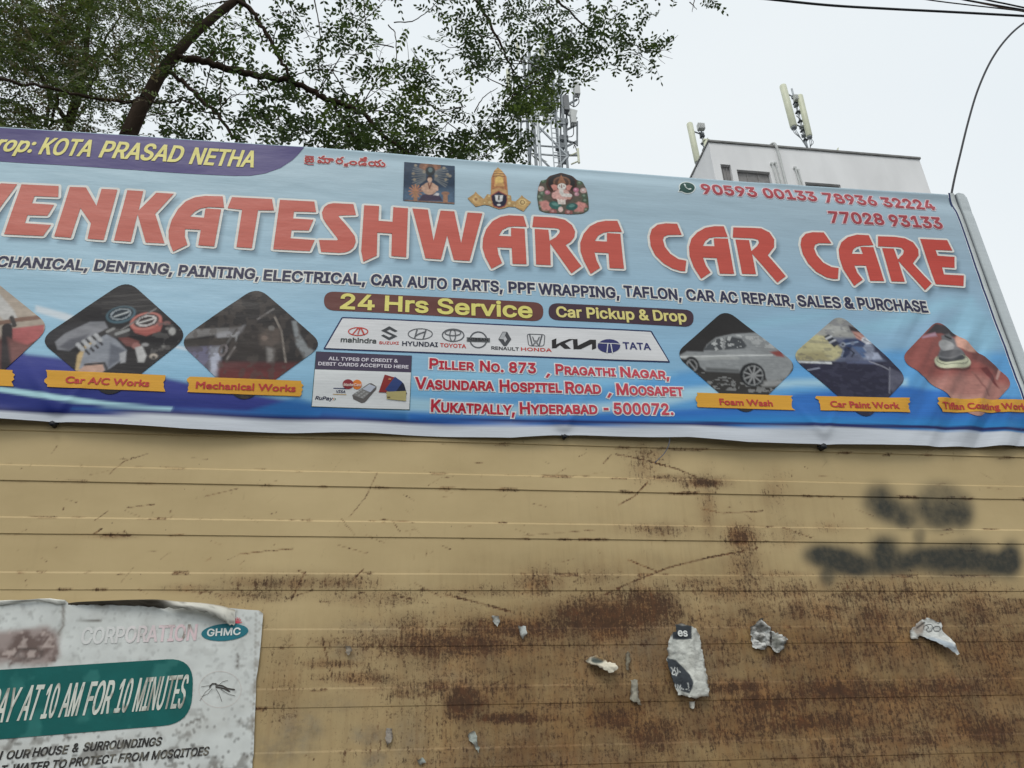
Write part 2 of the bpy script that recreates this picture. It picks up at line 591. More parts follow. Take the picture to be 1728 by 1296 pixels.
def rounded(pts, r, n=5):
    """polygon with rounded corners"""
    out = []; N = len(pts); pts = [np.array(p, float) for p in pts]
    for i in range(N):
        p = pts[i]; a = pts[i - 1]; b = pts[(i + 1) % N]
        rr = r[i] if hasattr(r, '__len__') else r
        da = (a - p) / np.hypot(*(a - p)); db = (b - p) / np.hypot(*(b - p))
        s = p + da * min(rr, np.hypot(*(a - p)) * .49); e = p + db * min(rr, np.hypot(*(b - p)) * .49)
        for k in range(n + 1):
            t = k / n
            out.append(s * (1 - t) ** 2 + p * 2 * t * (1 - t) + e * t * t)
    return out


def patch(outline, step):
    """triangles filling an outline with a dense grid of points"""
    o = np.array(outline, float)
    if (np.roll(o[:, 0], 1) * o[:, 1] - o[:, 0] * np.roll(o[:, 1], 1)).sum() < 0: o = o[::-1]
    e = [o[0]]
    for i in range(len(o)):
        a = o[i]; b = o[(i + 1) % len(o)]; k = max(1, int(np.hypot(*(b - a)) / step))
        for j in range(1, k + 1): e.append(a + (b - a) * j / k)
    o = np.array(e[:-1])
    xs = np.arange(o[:, 0].min(), o[:, 0].max(), step); zs = np.arange(o[:, 1].min(), o[:, 1].max(), step)
    g = np.array([(x + (step / 2 if j % 2 else 0), z) for j, z in enumerate(zs) for x in xs])
    g = g[poly_sd(g, o) < -step * .45]
    v = [Vector(tuple(p)) for p in o] + [Vector(tuple(p)) for p in g]
    r = delaunay_2d_cdt(v, [], [list(range(len(o)))], 1, 1e-7)
    return np.array([tuple(p) for p in r[0]]), [tuple(t) for t, q in zip(r[2], r[5]) if q]


# ------------------------------------------------------------------ ground
G = 400
gd = mesh_obj('ground', [(-G, -G, 0), (G, -G, 0), (G, G, 0), (-G, G, 0)], [(0, 1, 2, 3)], M_ASPHALT)
tag(gd, kind='structure')

# ------------------------------------------------------------------ the container
X0, X1, YB = -2.7, 3.75, 2.3
TOPZ, BOTZ = 3.03, .16


def pxz(px, py):
    p = P(px, py); return (p[0], p[2])


def container_material():
    m, t, b = new_mat('rusty_painted_steel', .62, .3)
    N = t.nodes.new; K = t.links.new
    tc = N('ShaderNodeTexCoord')
    at = N('ShaderNodeAttribute'); at.attribute_name = 'Col'
    sp = N('ShaderNodeSeparateColor'); K(at.outputs['Color'], sp.inputs[0])

    def noise(scale, st, detail=6, rough=.6):
        mp = N('ShaderNodeMapping'); mp.inputs['Scale'].default_value = st; K(tc.outputs['Object'], mp.inputs[0])
        n = N('ShaderNodeTexNoise'); n.inputs['Scale'].default_value = scale; n.inputs['Detail'].default_value = detail
        n.inputs['Roughness'].default_value = rough
        K(mp.outputs[0], n.inputs['Vector']); return n.outputs['Fac']

    def math_(op, a, b_=None, c=None):
        n = N('ShaderNodeMath'); n.operation = op
        for i, q in enumerate((a, b_, c)):
            if q is None: continue
            if isinstance(q, (int, float)): n.inputs[i].default_value = q
            else: K(q, n.inputs[i])
        return n.outputs[0]

    def ramp(fac, stops):
        r = N('ShaderNodeValToRGB'); e = r.color_ramp.elements
        while len(e) < len(stops): e.new(.5)
        for q, (p, c) in zip(e, stops):
            q.position = p; q.color = (*[float(x) for x in c], 1) if hasattr(c, '__len__') else (c, c, c, 1)
        K(fac, r.inputs[0]); return r.outputs[0]

    def mix(fac, a, b_):
        n = N('ShaderNodeMix'); n.data_type = 'RGBA'
        for i, q in ((0, fac), (6, a), (7, b_)):
            if isinstance(q, (int, float)): n.inputs[i].default_value = q
            elif hasattr(q, '__len__'): n.inputs[i].default_value = (*[float(x) for x in q], 1)
            else: K(q, n.inputs[i])
        return n.outputs[2]
    big = noise(1.3, (1, 1, 1.6), 5)
    base = ramp(big, [(.3, L(158, 138, 99)), (.5, L(169, 149, 109)), (.75, L(180, 160, 119))])
    # brown film of dirt, carried by the paint map
    film = noise(5, (.7, 1, 1.6), 7, .65)
    g = math_('MULTIPLY', sp.outputs[1], math_('MULTIPLY_ADD', film, 1.5, .2))
    g = math_('MINIMUM', g, 1.0)
    base = mix(g, base, ramp(noise(9, (1.1, 1, 1.1), 6), [(.28, L(82, 65, 42)), (.46, L(106, 84, 52)), (.6, L(122, 97, 59)), (.75, L(140, 112, 67))]))
    # grey leftovers of paste and torn paper
    ra = N('ShaderNodeAttribute'); ra.attribute_name = 'Paste'
    rs_ = math_('MULTIPLY', ra.outputs['Fac'], math_('MULTIPLY_ADD', noise(22, (1, 1, 1.2), 6, .65), 3.2, -.9))
    base = mix(math_('MINIMUM', math_('MAXIMUM', rs_, 0.0), .8), base, ramp(noise(18, (1, 1, 1), 4), [(.35, L(96, 88, 72)), (.6, L(126, 118, 100))]))
    # fine drips and scuffs everywhere
    dr = noise(14, (2.2, 1, .3), 6, .7)
    base = mix(math_('MULTIPLY', ramp(dr, [(.56, 0.0), (.72, 1.0)]), math_('MULTIPLY_ADD', sp.outputs[1], .45, .05)), base, L(88, 66, 44))
    # brown water runs below the rust, and scattered specks of dirt
    run = noise(20, (1.7, 1, .16), 6, .7)
    rn = math_('MULTIPLY', ramp(run, [(.45, 0.0), (.68, 1.0)]), math_('MINIMUM', math_('MULTIPLY_ADD', sp.outputs[1], .62, math_('MULTIPLY', sp.outputs[0], .35)), .7))
    base = mix(rn, base, ramp(noise(9, (1, 1, 1), 4), [(.35, L(88, 62, 36)), (.65, L(120, 84, 46))]))
    dots = ramp(noise(75, (1, 1, .8), 3, .5), [(.735, 0.0), (.765, 1.0)])
    base = mix(math_('MULTIPLY', dots, .55), base, L(78, 60, 42))
    # rust: a soft brown film plus ragged dark specks; the map says where, the noise says how
    fine = noise(120, (.85, 1, .7), 8, .78)
    drip = noise(46, (2.2, 1, .32), 7, .72)
    hor = noise(15, (.5, 1, 2.0), 7, .7)
    R_ = sp.outputs[0]
    soft = math_('MULTIPLY', R_, math_('MULTIPLY_ADD', noise(11, (1.2, 1, .8), 7, .7), 2.9, -.35))
    soft = math_('MINIMUM', math_('MAXIMUM', soft, 0.0), .76)
    base = mix(soft, base, ramp(noise(7, (1, 1, 1), 5), [(.3, L(76, 53, 33)), (.5, L(106, 72, 42)), (.7, L(136, 92, 50))]))
    nn = math_('ADD', math_('MULTIPLY', fine, .5), math_('ADD', math_('MULTIPLY', hor, .2), math_('MULTIPLY', drip, .36)))
    rr = math_('ADD', math_('MULTIPLY_ADD', math_('MINIMUM', R_, .85), .82, .04), math_('MULTIPLY_ADD', nn, 4.6, -2.50))
    rm = ramp(rr, [(.22, 0.0), (.58, 1.0)])
    rm = math_('MULTIPLY', rm, ramp(R_, [(.02, 0.0), (.16, 1.0)]))
    rcol = ramp(noise(30, (1, 1, .7), 6, .7), [(.3, L(42, 28, 22)), (.48, L(58, 39, 29)), (.62, L(78, 50, 33)), (.78, L(118, 70, 40))])
    base = mix(math_('MULTIPLY', rm, .86), base, rcol)
    # black spray paint
    sm = math_('MULTIPLY', sp.outputs[2], math_('MULTIPLY_ADD', noise(40, (1, 1, 1), 4), .3, .8))
    base = mix(math_('MINIMUM', sm, .97), base, L(36, 39, 36))
    K(base, b.inputs['Base Color'])
    K(math_('MULTIPLY_ADD', rm, .25, .56), b.inputs['Roughness'])
    bp = N('ShaderNodeBump'); bp.inputs['Strength'].default_value = .35; bp.inputs['Distance'].default_value = .004
    K(math_('ADD', math_('MULTIPLY', rm, -.6), math_('MULTIPLY', noise(3, (1, 1, 1), 3), 1.2)), bp.inputs['Height'])
    K(bp.outputs[0], b.inputs['Normal'])
    return m


M_CONT = container_material()

# rib edges: each rib stands 6 mm proud between a lit edge and a dark edge
PITCH = .1945
ribs = [(2.727 + PITCH - k * PITCH, 2.727 + PITCH - k * PITCH + .060) for k in range(-1, 13)]   # (lower edge, upper edge)
LEDGE, RD = .0032, .0042
zs = set(np.round(np.arange(1.60, TOPZ, .0055), 5)) | set(np.round(np.arange(BOTZ, 1.6, .05), 5)) | {TOPZ}
for lo, hi in ribs:
    zs = {z for z in zs if not (abs(z - lo) < .006 or abs(z - hi) < .006)}
    for e in (lo - LEDGE / 2, lo + LEDGE / 2, hi - LEDGE, hi + LEDGE):
        if BOTZ < e < TOPZ: zs.add(round(e, 5))
zs = np.array(sorted(zs))
xs = np.concatenate([np.arange(X0, -1.95, .12), np.arange(-1.95, -1.35, .02), np.arange(-1.35, 2.9, .0055), np.arange(2.9, X1, .014), [X1]])
zz, xx = np.meshgrid(zs, xs, indexing='ij')
yy = np.zeros_like(zz)
for lo, hi in ribs:
    kd = float(np.interp(lo, [1.7, 2.2, 2.5, 2.6], [.35, .4, .75, 1.0]))
    yy = np.maximum(yy, kd * RD * np.clip((zz - (lo - LEDGE / 2)) / LEDGE, 0, 1) * np.clip(((hi + LEDGE) - zz) / (2 * LEDGE), 0, 1))
dent = (fbm(xx * 1.7, zz * 2.3, 11, 3) - .5) * .012 + (fbm(xx * 6, zz * 5, 15, 2) - .5) * .0025
yv = -yy + dent * .95
pts = np.stack([xx.ravel(), zz.ravel()], 1)
act = (pts[:, 0] > -1.9) & (pts[:, 0] < 5.0) & (pts[:, 1] > 1.2)
rust = np.zeros(len(pts)); grime = np.zeros(len(pts)); spray = np.zeros(len(pts))
# pixel coordinates of the painted points (for laying out stains measured on the photograph)
w3 = np.stack([pts[:, 0], np.full(len(pts), DIST), pts[:, 1] - EYE], 1)
Rm = np.stack([EX, EY, EZ], 0)
cc = w3 @ Rm
U = cc[:, 0] / cc[:, 2] * F + 864; V = cc[:, 1] / cc[:, 2] * F + 648


def blob(a, cx, cy, rx, ry, k, p=1.0):
    d = ((U - cx) / rx) ** 2 + ((V - cy) / ry) ** 2
    return np.maximum(a, k * np.exp(-(d ** p) * 1.1))


for b in [(470, 985, 90, 14, 0.45), (580, 985, 70, 14, 0.45), (430, 1005, 77, 15, 0.37), (640, 1010, 99, 17, 0.37), (760, 1088, 187, 30, 0.76), (880, 1062, 143, 25, 0.76), (1010, 1045, 99, 42, 0.95), (1085, 1028, 77, 42, 0.95), (690, 1060, 44, 32, 0.49), (680, 1095, 77, 25, 0.49), (560, 1085, 55, 12, 0.37), (560, 1120, 66, 10, 0.49), (620, 1145, 88, 15, 0.55), (785, 1185, 44, 42, 0.95), (760, 1160, 165, 17, 0.55), (860, 1212, 99, 12, 0.85), (700, 1170, 66, 12, 0.49), (940, 1190, 66, 17, 0.43), (1300, 1000, 230, 22, 0.45), (1500, 1005, 209, 32, 0.51), (1390, 1030, 132, 37, 0.51), (1470, 1045, 66, 50, 0.61), (1640, 1030, 99, 45, 0.55), (1500, 1090, 220, 62, 0.44), (1660, 1090, 88, 62, 0.51), (1230, 1100, 55, 62, 0.37), (1330, 1110, 77, 37, 0.43), (1420, 1100, 66, 62, 0.49), (1250, 1160, 77, 20, 0.76), (1290, 1190, 99, 30, 0.81), (1400, 1165, 121, 25, 0.81), (1500, 1170, 132, 27, 0.67), (1610, 1160, 121, 32, 0.67), (1350, 1220, 264, 30, 0.67), (1230, 1240, 121, 27, 0.55), (1520, 1250, 176, 20, 0.61), (1660, 1230, 99, 35, 0.73), (1600, 1200, 121, 50, 0.51), (1040, 1215, 66, 25, 0.73), (1100, 1240, 66, 37, 0.76), (1080, 1200, 33, 15, 0.61), (1180, 1215, 66, 22, 0.43), (1085, 770, 14, 26, 0.39), (1192, 816, 28, 9, 0.71), (1190, 830, 18, 40, 0.24), (1140, 808, 40, 8, 0.43), (1250, 905, 24, 18, 0.67), (1250, 935, 26, 26, 0.37), (1115, 895, 45, 14, 0.37), (1300, 830, 18, 26, 0.28), (1265, 985, 60, 22, 0.43), (900, 985, 40, 24, 0.45), (1180, 985, 80, 14, 0.39), (1000, 975, 60, 20, 0.28), (1400, 890, 30, 10, 0.24), (330, 993, 60, 8, 0.32), (820, 1000, 120, 12, 0.3), (190, 905, 40, 5, 0.43), (1305, 970, 70, 8, 0.32), (400, 1050, 66, 75, 0.22), (480, 1160, 44, 100, 0.24)]:
    rust = blob(rust, *b)
grime = np.maximum(grime, (.5 + .6 * fbm(U / 130, V / 60, 23, 4)) * sst(985, 1085, V + 26 * (fbm(U / 90, V / 60, 3) - .5) * 2) * sst(520, 860, U))
grime = np.maximum(grime, .25 * sst(1000, 1120, V))
for b in [(1188, 815, 40, 10, .85), (1196, 850, 14, 60, .34), (1252, 908, 30, 22, .8), (1256, 950, 30, 40, .42), (1095, 770, 40, 16, .34), (1130, 806, 60, 7, .5), (1240, 1000, 80, 20, .5), (1085, 790, 26, 30, .34),
          (1110, 893, 60, 10, .44), (1310, 825, 24, 40, .2), (910, 985, 50, 26, .5), (1330, 905, 40, 24, .22)]:
    rust = blob(rust, *b)
rust = np.maximum(rust, .30 * sst(985, 1060, V + 40 * (fbm(U / 70, V / 40, 17) - .5)) * sst(420, 760, U) * (.45 + .9 * fbm(U / 90, V / 45, 19, 4)))
rust = np.maximum(rust, .46 * sst(995, 1030, V + 30 * (fbm(U / 60, V / 30, 7) - .5)) * sst(940, 1230, U + 260 * (fbm(U / 160, V / 50, 8) - .5)) * sst(.36, .62, fbm(U / 120, V / 34, 9, 4)))
for b in [(1200, 880, 300, 60, .22), (1100, 960, 300, 40, .38), (1500, 970, 260, 40, .35), (900, 980, 260, 30, .3), (480, 985, 140, 20, .4), (850, 1210, 120, 40, .6)]:
    grime = blob(grime, *b)
for z in [(1240, 310, 45, 48, .8), (1300, 350, 50, 38, .85), (1332, 382, 30, 22, .7), (1440, 292, 62, 40, .6), (1450, 362, 60, 42, .9), (1520, 350, 34, 48, .75),
          (1380, 330, 30, 30, .5), (1372, 430, 18, 30, .5), (1040, 492, 46, 32, .95), (1110, 512, 62, 40, 1.0), (1170, 532, 46, 30, .85), (1062, 566, 22, 30, .7),
          (1258, 482, 46, 46, .9), (1290, 524, 54, 32, .9), (1380, 505, 60, 36, .85), (1462, 512, 62, 44, .9), (1540, 502, 60, 50, .95), (1620, 524, 60, 38, .9),
          (1682, 508, 32, 50, .9), (1225, 540, 60, 22, .6)]:
    spray = np.maximum(spray, 0)
    cx, cy, rx, ry = 864 + z[0] / 2, 690 + z[1] / 2, z[2] / 2 * 1.2, z[3] / 2 * 1.16
    d = ((U - cx) / rx) ** 2 + ((V - cy) / ry) ** 2
    spray = 1 - (1 - spray) * (1 - z[4] * np.exp(-(d ** 1.7) * .8))
spray = np.clip(spray * (.90 + .40 * fbm(U / 24, V / 46, 21, 3)), 0, 1)


def scratch(q, w, k, arr):
    q = np.array(q, float)
    lo = q.min(0) - 8; hi = q.max(0) + 8
    s = np.where((U > lo[0]) & (U < hi[0]) & (V > lo[1]) & (V < hi[1]))[0]
    if not len(s): return
    pp = np.stack([U[s], V[s]], 1); d = np.full(len(s), 1e9)
    for i in range(len(q) - 1):
        e = q[i + 1] - q[i]; v = pp - q[i]; t = np.clip((v @ e) / (e @ e), 0, 1)
        r = v - t[:, None] * e; d = np.minimum(d, np.hypot(r[:, 0], r[:, 1]))
    arr[s] = np.maximum(arr[s], 1.0 * k * (1 - sst(w * .25, w * .95, d)) * (.55 + .9 * vnoise(pp[:, 0] / 9, pp[:, 1] / 5, 5)))


for q, w, k in [([(1040, 766), (1090, 776), (1145, 792), (1205, 818)], 2.0, .62), ([(1092, 815), (1070, 838), (1044, 852)], 2.2, .6),
                ([(1018, 782), (1032, 767)], 1.6, .5), ([(1182, 858), (1220, 866), (1288, 862)], 1.8, .5), ([(1320, 890), (1370, 908)], 1.6, .45),
                ([(1278, 925), (1200, 940), (1130, 957), (1060, 985), (1020, 1004)], 2.4, .62), ([(1060, 945), (1110, 965)], 2, .5),
                ([(637, 798), (618, 838), (590, 872)], 1.5, .45), ([(185, 800), (210, 778), (250, 765)], 1.3, .4), ([(215, 857), (262, 851)], 1.5, .45),
                ([(345, 838), (400, 825)], 1.3, .4), ([(405, 935), (450, 930), (495, 926)], 1.8, .5), ([(172, 903), (220, 904)], 2.4, .62), ([(160, 902), (172, 893)], 2, .5),
                ([(160, 880), (182, 862)], 1.4, .4), ([(503, 962), (520, 972)], 2.4, .5), ([(515, 965), (492, 1012)], 2.2, .62), ([(612, 962), (575, 1000)], 2.2, .55),
                ([(480, 1012), (560, 985)], 1.8, .5), ([(640, 1000), (700, 1012)], 1.8, .5), ([(752, 1004), (800, 1015), (868, 1034)], 3.0, .66), ([(543, 1075), (560, 1140)], 2.4, .6),
                ([(300, 993), (340, 1002)], 1.8, .55), ([(345, 996), (372, 1004)], 2, .5), ([(880, 905), (1005, 895)], 1.2, .35), ([(575, 875), (600, 905)], 1.3, .4),
                ([(620, 880), (660, 876), (676, 900)], 1.2, .4), ([(570, 920), (620, 934)], 1.3, .35), ([(700, 985), (745, 1008)], 1.8, .5), ([(820, 1160), (868, 1138)], 2.6, .6)]:
    scratch(q, w, k, rust)
for i in range(330):
    cx = random.uniform(0, 1728); cy = random.choice([random.uniform(760, 1010), random.uniform(960, 1290)])
    l = random.uniform(4, 34); a = random.gauss(0, .5) if random.random() < .55 else random.gauss(1.5, .25)
    if abs(a) > 1: l *= .5
    scratch([(cx, cy), (cx + l * math.cos(a), cy + l * math.sin(a))], random.uniform(.7, 1.3), random.uniform(.12, .42), rust)
for lo, hi in ribs:                                                 # worn rib edges
    for e in (lo, hi):
        ins = act & (np.abs(pts[:, 1] - e) < .008)
        rust[ins] = np.maximum(rust[ins], .5 * sst(.6, .72, fbm(U[ins] / 34, pts[ins, 1] * 40, int(e * 100))) * sst(700, 1000, V[ins] + .12 * U[ins]))
for s, w in (([(1655, 1296), (1662, 1283), (1668, 1300)], 1.4), ([(1680, 1296), (1690, 1286), (1697, 1300)], 1.4), ([(1705, 1290), (1715, 1284), (1722, 1298)], 1.4)):
    scratch(s, w, .6, spray)
sc_ = np.stack([np.clip(rust, 0, 1), np.clip(grime, 0, 1), np.clip(spray, 0, 1)], 1) * act[:, None]
nx, nzr = len(xs), len(zs)
idx = np.arange(nx * nzr).reshape(nzr, nx)
fq = np.stack([idx[:-1, :-1].ravel(), idx[:-1, 1:].ravel(), idx[1:, 1:].ravel(), idx[1:, :-1].ravel()], 1)


def grid_obj(name, co, quads, col, mat, parent=None, smooth=True):
    me = bpy.data.meshes.new(name)
    me.vertices.add(len(co)); me.vertices.foreach_set('co', np.asarray(co, np.float32).ravel())
    me.loops.add(quads.size); me.loops.foreach_set('vertex_index', quads.astype(np.int32).ravel())
    me.polygons.add(len(quads)); me.polygons.foreach_set('loop_start', np.arange(0, quads.size, 4, dtype=np.int32))
    me.update(calc_edges=True)
    a = me.attributes.new('Col', 'FLOAT_COLOR', 'POINT')
    c = np.ones((len(co), 4), np.float32); c[:, :3] = col; a.data.foreach_set('color', c.ravel())
    me.polygons.foreach_set('use_smooth', np.full(len(quads), smooth))
    me.materials.append(mat); me.validate(); me.update()
    return put(bpy.data.objects.new(name, me), parent)


cont = empty('steel_container', ((X0 + X1) / 2, YB / 2, 0))
tag(cont, 'big tan ribbed steel container with rust and black spray marks, under the car care banner', 'container')
fp = grid_obj('front_panel', np.stack([pts[:, 0], yv.ravel(), pts[:, 1]], 1), fq, sc_, M_CONT, cont, True)
paste = np.zeros(len(pts))
for b in [(505, 1235, 44, 40, .62), (622, 1242, 34, 18, .75), (632, 1282, 24, 16, .8), (690, 1252, 30, 44, .45), (588, 1100, 34, 18, .5), (1108, 1090, 56, 50, .5), (1045, 1110, 80, 30, .4), (1295, 1120, 10, 12, .7),
          (620, 1060, 60, 16, .35), (880, 1283, 200, 16, .3), (470, 1270, 40, 30, .5), (760, 1150, 40, 20, .3), (1420, 1270, 140, 16, .25), (560, 1190, 50, 12, .25), (900, 1245, 60, 20, .25), (800, 1262, 40, 24, .5), (1180, 1130, 50, 80, .3)]:
    paste = blob(paste, *b, 2.0)
pa_ = fp.data.attributes.new('Paste', 'FLOAT', 'POINT'); pa_.data.foreach_set('value', (paste * act).astype(np.float32))
fp.data.polygons.foreach_set('use_smooth', np.zeros(len(fq), bool))
mb = MB()
mb.add([(X0, .012, BOTZ), (X0, YB, BOTZ), (X0, YB, TOPZ), (X0, .012, TOPZ)], [(0, 3, 2, 1)])
mb.add([(X1, .012, BOTZ), (X1, YB, BOTZ), (X1, YB, TOPZ), (X1, .012, TOPZ)], [(0, 1, 2, 3)])
mb.add([(X0, YB, BOTZ), (X1, YB, BOTZ), (X1, YB, TOPZ), (X0, YB, TOPZ)], [(0, 1, 2, 3)])
M_TAN = noisy('tan_paint', L(158, 141, 103), .15, 3, .6, .3)
mb.build('side_panel', M_TAN, cont)
mb = MB(); mb.box((X0, .02, TOPZ - .004), (X1, YB, TOPZ + .03)); mb.build('roof', M_TAN, cont)
mb = MB(); mb.box((X0, .03, 0), (X1, .15, BOTZ)); mb.box((X0, YB - .12, 0), (X1, YB, BOTZ)); mb.build('base_rail', M_DARKSTEEL, cont)


# ------------------------------------------------------------------ the banner
BY = -0.05
pb = plane_map(0, 0, 1, BY)
topz = np.array([pb(x, y) for x, y in ((0, 212), (200, 224), (400, 237), (700, 258), (900, 273), (1200, 297), (1400, 311), (1590, 324))])
botz = np.array([pb(x, y) for x, y in ((0, 706), (90, 709), (180, 713), (310, 722), (400, 725), (500, 726), (630, 726), (750, 731), (864, 735), (954, 730),
                                       (1014, 732), (1100, 735), (1164, 736), (1264, 746), (1389, 748), (1500, 750), (1589, 751), (1700, 750), (1728, 749))])
XL, XR = -2.45, float(np.mean([pb(1602, 330)[0], pb(1678, 541)[0]]))


def surf(x, z):
    """how far the flex stands off the wall: sagging, creases, tension folds at the right"""
    x = np.asarray(x, float); z = np.asarray(z, float)
    y = np.full_like(x, BY)
    y = y + .006 * (fbm(x * 1.1, z * 1.6, 31, 3) - .5) * 2
    y = y + .0035 * (fbm(x * 2.2 + z * .6, z * 7, 35, 3) - .5) * 2
    y = y + .016 * np.exp(-((z - 4.325 - .02 * np.sin(x * 1.3)) / .05) ** 2) * sst(-.6, .6, x)
    m = sst(2.0, 2.6, x) * (1 - sst(3.35, 3.85, z)) * (1 - .75 * sst(XR - .16, XR, x))
    ph = (x * .80 - z * .60)
    y = y - m * .0115 * (np.sin(ph * 41 + 3 * fbm(x * 3, z * 3, 41, 2)) * .6 + (fbm(ph * 22, (x * .6 + z * .8) * 3, 43, 2) - .5) * 1.6)
    y = y + .028 * (1 - sst(2.97, 3.2, z)) * (.55 + .45 * np.sin(x * 2.1 + 1.2))
    y = y - .006 * (1 - sst(2.96, 3.03, z)) * (np.sin(x * 9.0 + 4 * vnoise(x * 1.7, x * 0 + .5, 47)))
    for x0 in TIES:                                                     # pulled creases at the ties
        dx = x - x0; up = 1 - sst(2.97, 3.22, z)
        y = y + .007 * np.exp(-(dx / .035) ** 2) * (1 - sst(2.965, 3.02, z))
        y = y - .0045 * up * (np.exp(-((dx - (z - 2.97) * .55) / .018) ** 2) + np.exp(-((dx + (z - 2.97) * .7) / .022) ** 2)) * sst(2.965, 2.99, z)
    return y


TIES = [float(pb(q, 730)[0]) for q in (86, 955, 1392)]
KE = .87                                        # the flex is photographed a little darker than a white wall
ban = empty('advertising_banner', (XL + (XR - XL) / 2, BY, 3.0))
tag(ban, 'long light blue printed flex banner for a car care shop, stretched above the tan container', 'banner')

nxs = np.concatenate([np.linspace(XL, -1.8, 30)[:-1], np.arange(-1.8, XR, .0072), [XR]])
nzs = np.linspace(0, 1, 205)
ZX, XX = np.meshgrid(nzs, nxs, indexing='ij')
zt = np.interp(XX, topz[:, 0], topz[:, 1]); zb = np.interp(XX, botz[:, 0], botz[:, 1])
zmid = 2.985 + (zt - 2.985) * ZX
wb = (1 - sst(2.985, 3.03, zmid))
ZZ = zmid * 1.0 + wb * (zb - 2.985)
pts = np.stack([XX.ravel(), ZZ.ravel()], 1)
yb_ = surf(pts[:, 0], pts[:, 1])
tr_ = np.clip((pts[:, 1] - (zt.ravel() - .014)) / .014, 0, 1)
yb_ = yb_ + .014 * (1 - np.sqrt(np.clip(1 - tr_ ** 2, 0, 1)))           # rolls over the top rail
# photo coordinates, to lay out the printed design
w3 = np.stack([pts[:, 0], np.full(len(pts), DIST + BY), pts[:, 1] - EYE], 1)
cc = w3 @ Rm
U = cc[:, 0] / cc[:, 2] * F + 864; V = cc[:, 1] / cc[:, 2] * F + 648


class PxPaint(Paint):
    """Paint in photo pixels with bounding boxes"""
    def poly(s, q, c, soft=2.5, alpha=1.0):
        q = np.array(q, float); lo = q.min(0) - soft - 1; hi = q.max(0) + soft + 1
        i = np.where((s.p[:, 0] > lo[0]) & (s.p[:, 0] < hi[0]) & (s.p[:, 1] > lo[1]) & (s.p[:, 1] < hi[1]))[0]
        if not len(i): return
        a = alpha * (1 - sst(-soft, soft, poly_sd(s.p[i], q)))
        s.c[i] = s.c[i] * (1 - a[:, None]) + np.asarray(c) * a[:, None]

    def line(s, q, w, c, alpha=1.0, soft=2.0):
        q = np.array(q, float); d = np.full(len(s.p), 1e9)
        for k in range(len(q) - 1):
            e = q[k + 1] - q[k]; v = s.p - q[k]; t = np.clip((v @ e) / (e @ e), 0, 1)
            r = v - t[:, None] * e; d = np.minimum(d, np.hypot(r[:, 0], r[:, 1]))
        a = alpha * (1 - sst(w / 2 - soft / 2, w / 2 + soft, d))
        s.c = s.c * (1 - a[:, None]) + np.asarray(c) * a[:, None]


pp = PxPaint(np.stack([U, V], 1), (0, 0, 0))
# sky-blue ground of the print, a little deeper to the right and downwards; some of the pale left is painted-in sheen
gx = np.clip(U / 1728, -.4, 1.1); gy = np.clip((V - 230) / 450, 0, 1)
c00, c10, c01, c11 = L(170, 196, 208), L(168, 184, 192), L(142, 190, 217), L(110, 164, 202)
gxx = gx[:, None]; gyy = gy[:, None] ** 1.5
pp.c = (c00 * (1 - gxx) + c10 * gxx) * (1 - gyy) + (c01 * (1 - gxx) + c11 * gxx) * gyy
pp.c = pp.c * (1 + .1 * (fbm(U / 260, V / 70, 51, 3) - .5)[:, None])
# white and blue ribbons
pp.poly([(60, 515), (110, 528), (200, 560), (330, 590), (330, 594), (180, 562), (60, 526)], L(225, 235, 240), 3, .7)
pp.poly([(-300, 560), (0, 575), (45, 598), (95, 603), (200, 625), (280, 638), (330, 648), (420, 663), (523, 680), (640, 694), (900, 706), (900, 722), (-300, 700)],
        L(52, 60, 138), 5)
pp.poly([(-300, 620), (0, 638), (150, 652), (280, 668), (420, 682), (560, 694), (800, 704), (900, 722), (-300, 700)], L(24, 40, 118), 12, .85)
pp.poly([(-300, 632), (0, 652), (90, 665), (180, 677), (290, 687), (290, 690), (180, 684), (90, 674), (0, 661), (-300, 644)], L(176, 218, 236), 2.5)
pp.poly([(120, 688), (240, 690), (400, 691), (540, 690), (540, 699), (300, 696)], L(40, 120, 190), 5, .7)
pp.poly([(500, 668), (535, 678), (700, 692), (1150, 702), (1150, 712), (700, 706), (420, 690)], L(20, 104, 170), 5, .8)
pp.poly([(690, 655), (800, 648), (930, 655), (1050, 640), (1150, 628), (1345, 606), (1400, 600), (1530, 590), (1650, 594), (1800, 600), (1800, 730), (690, 706)], L(86, 156, 212), 9, .85)
pp.poly([(690, 640), (800, 620), (960, 640), (1110, 622), (1140, 632), (1000, 660), (800, 668), (690, 668)], L(140, 196, 228), 8, .6)
pp.poly([(690, 668), (900, 684), (1060, 676), (1150, 655), (1345, 640), (1530, 640), (1530, 652), (1345, 652), (1200, 668), (1100, 688), (900, 698), (690, 690)], L(176, 212, 230), 7, .8)
pp.poly([(690, 692), (900, 702), (1120, 692), (1230, 686), (1345, 664), (1520, 652), (1600, 660), (1800, 684), (1800, 735), (690, 712)], L(34, 104, 186), 6, .92)
pp.poly([(1100, 706), (1300, 700), (1500, 706), (1800, 706), (1800, 735), (1100, 716)], L(38, 140, 200), 9, .6)
for q, a in (([(1190, 560), (1330, 532), (1400, 525), (1400, 533), (1330, 545)], .35), ([(1420, 560), (1600, 500), (1640, 505), (1500, 560)], .4), ([(1560, 590), (1640, 500), (1690, 560), (1650, 640)], .35)):
    pp.poly(q, L(150, 205, 236), 12, a)
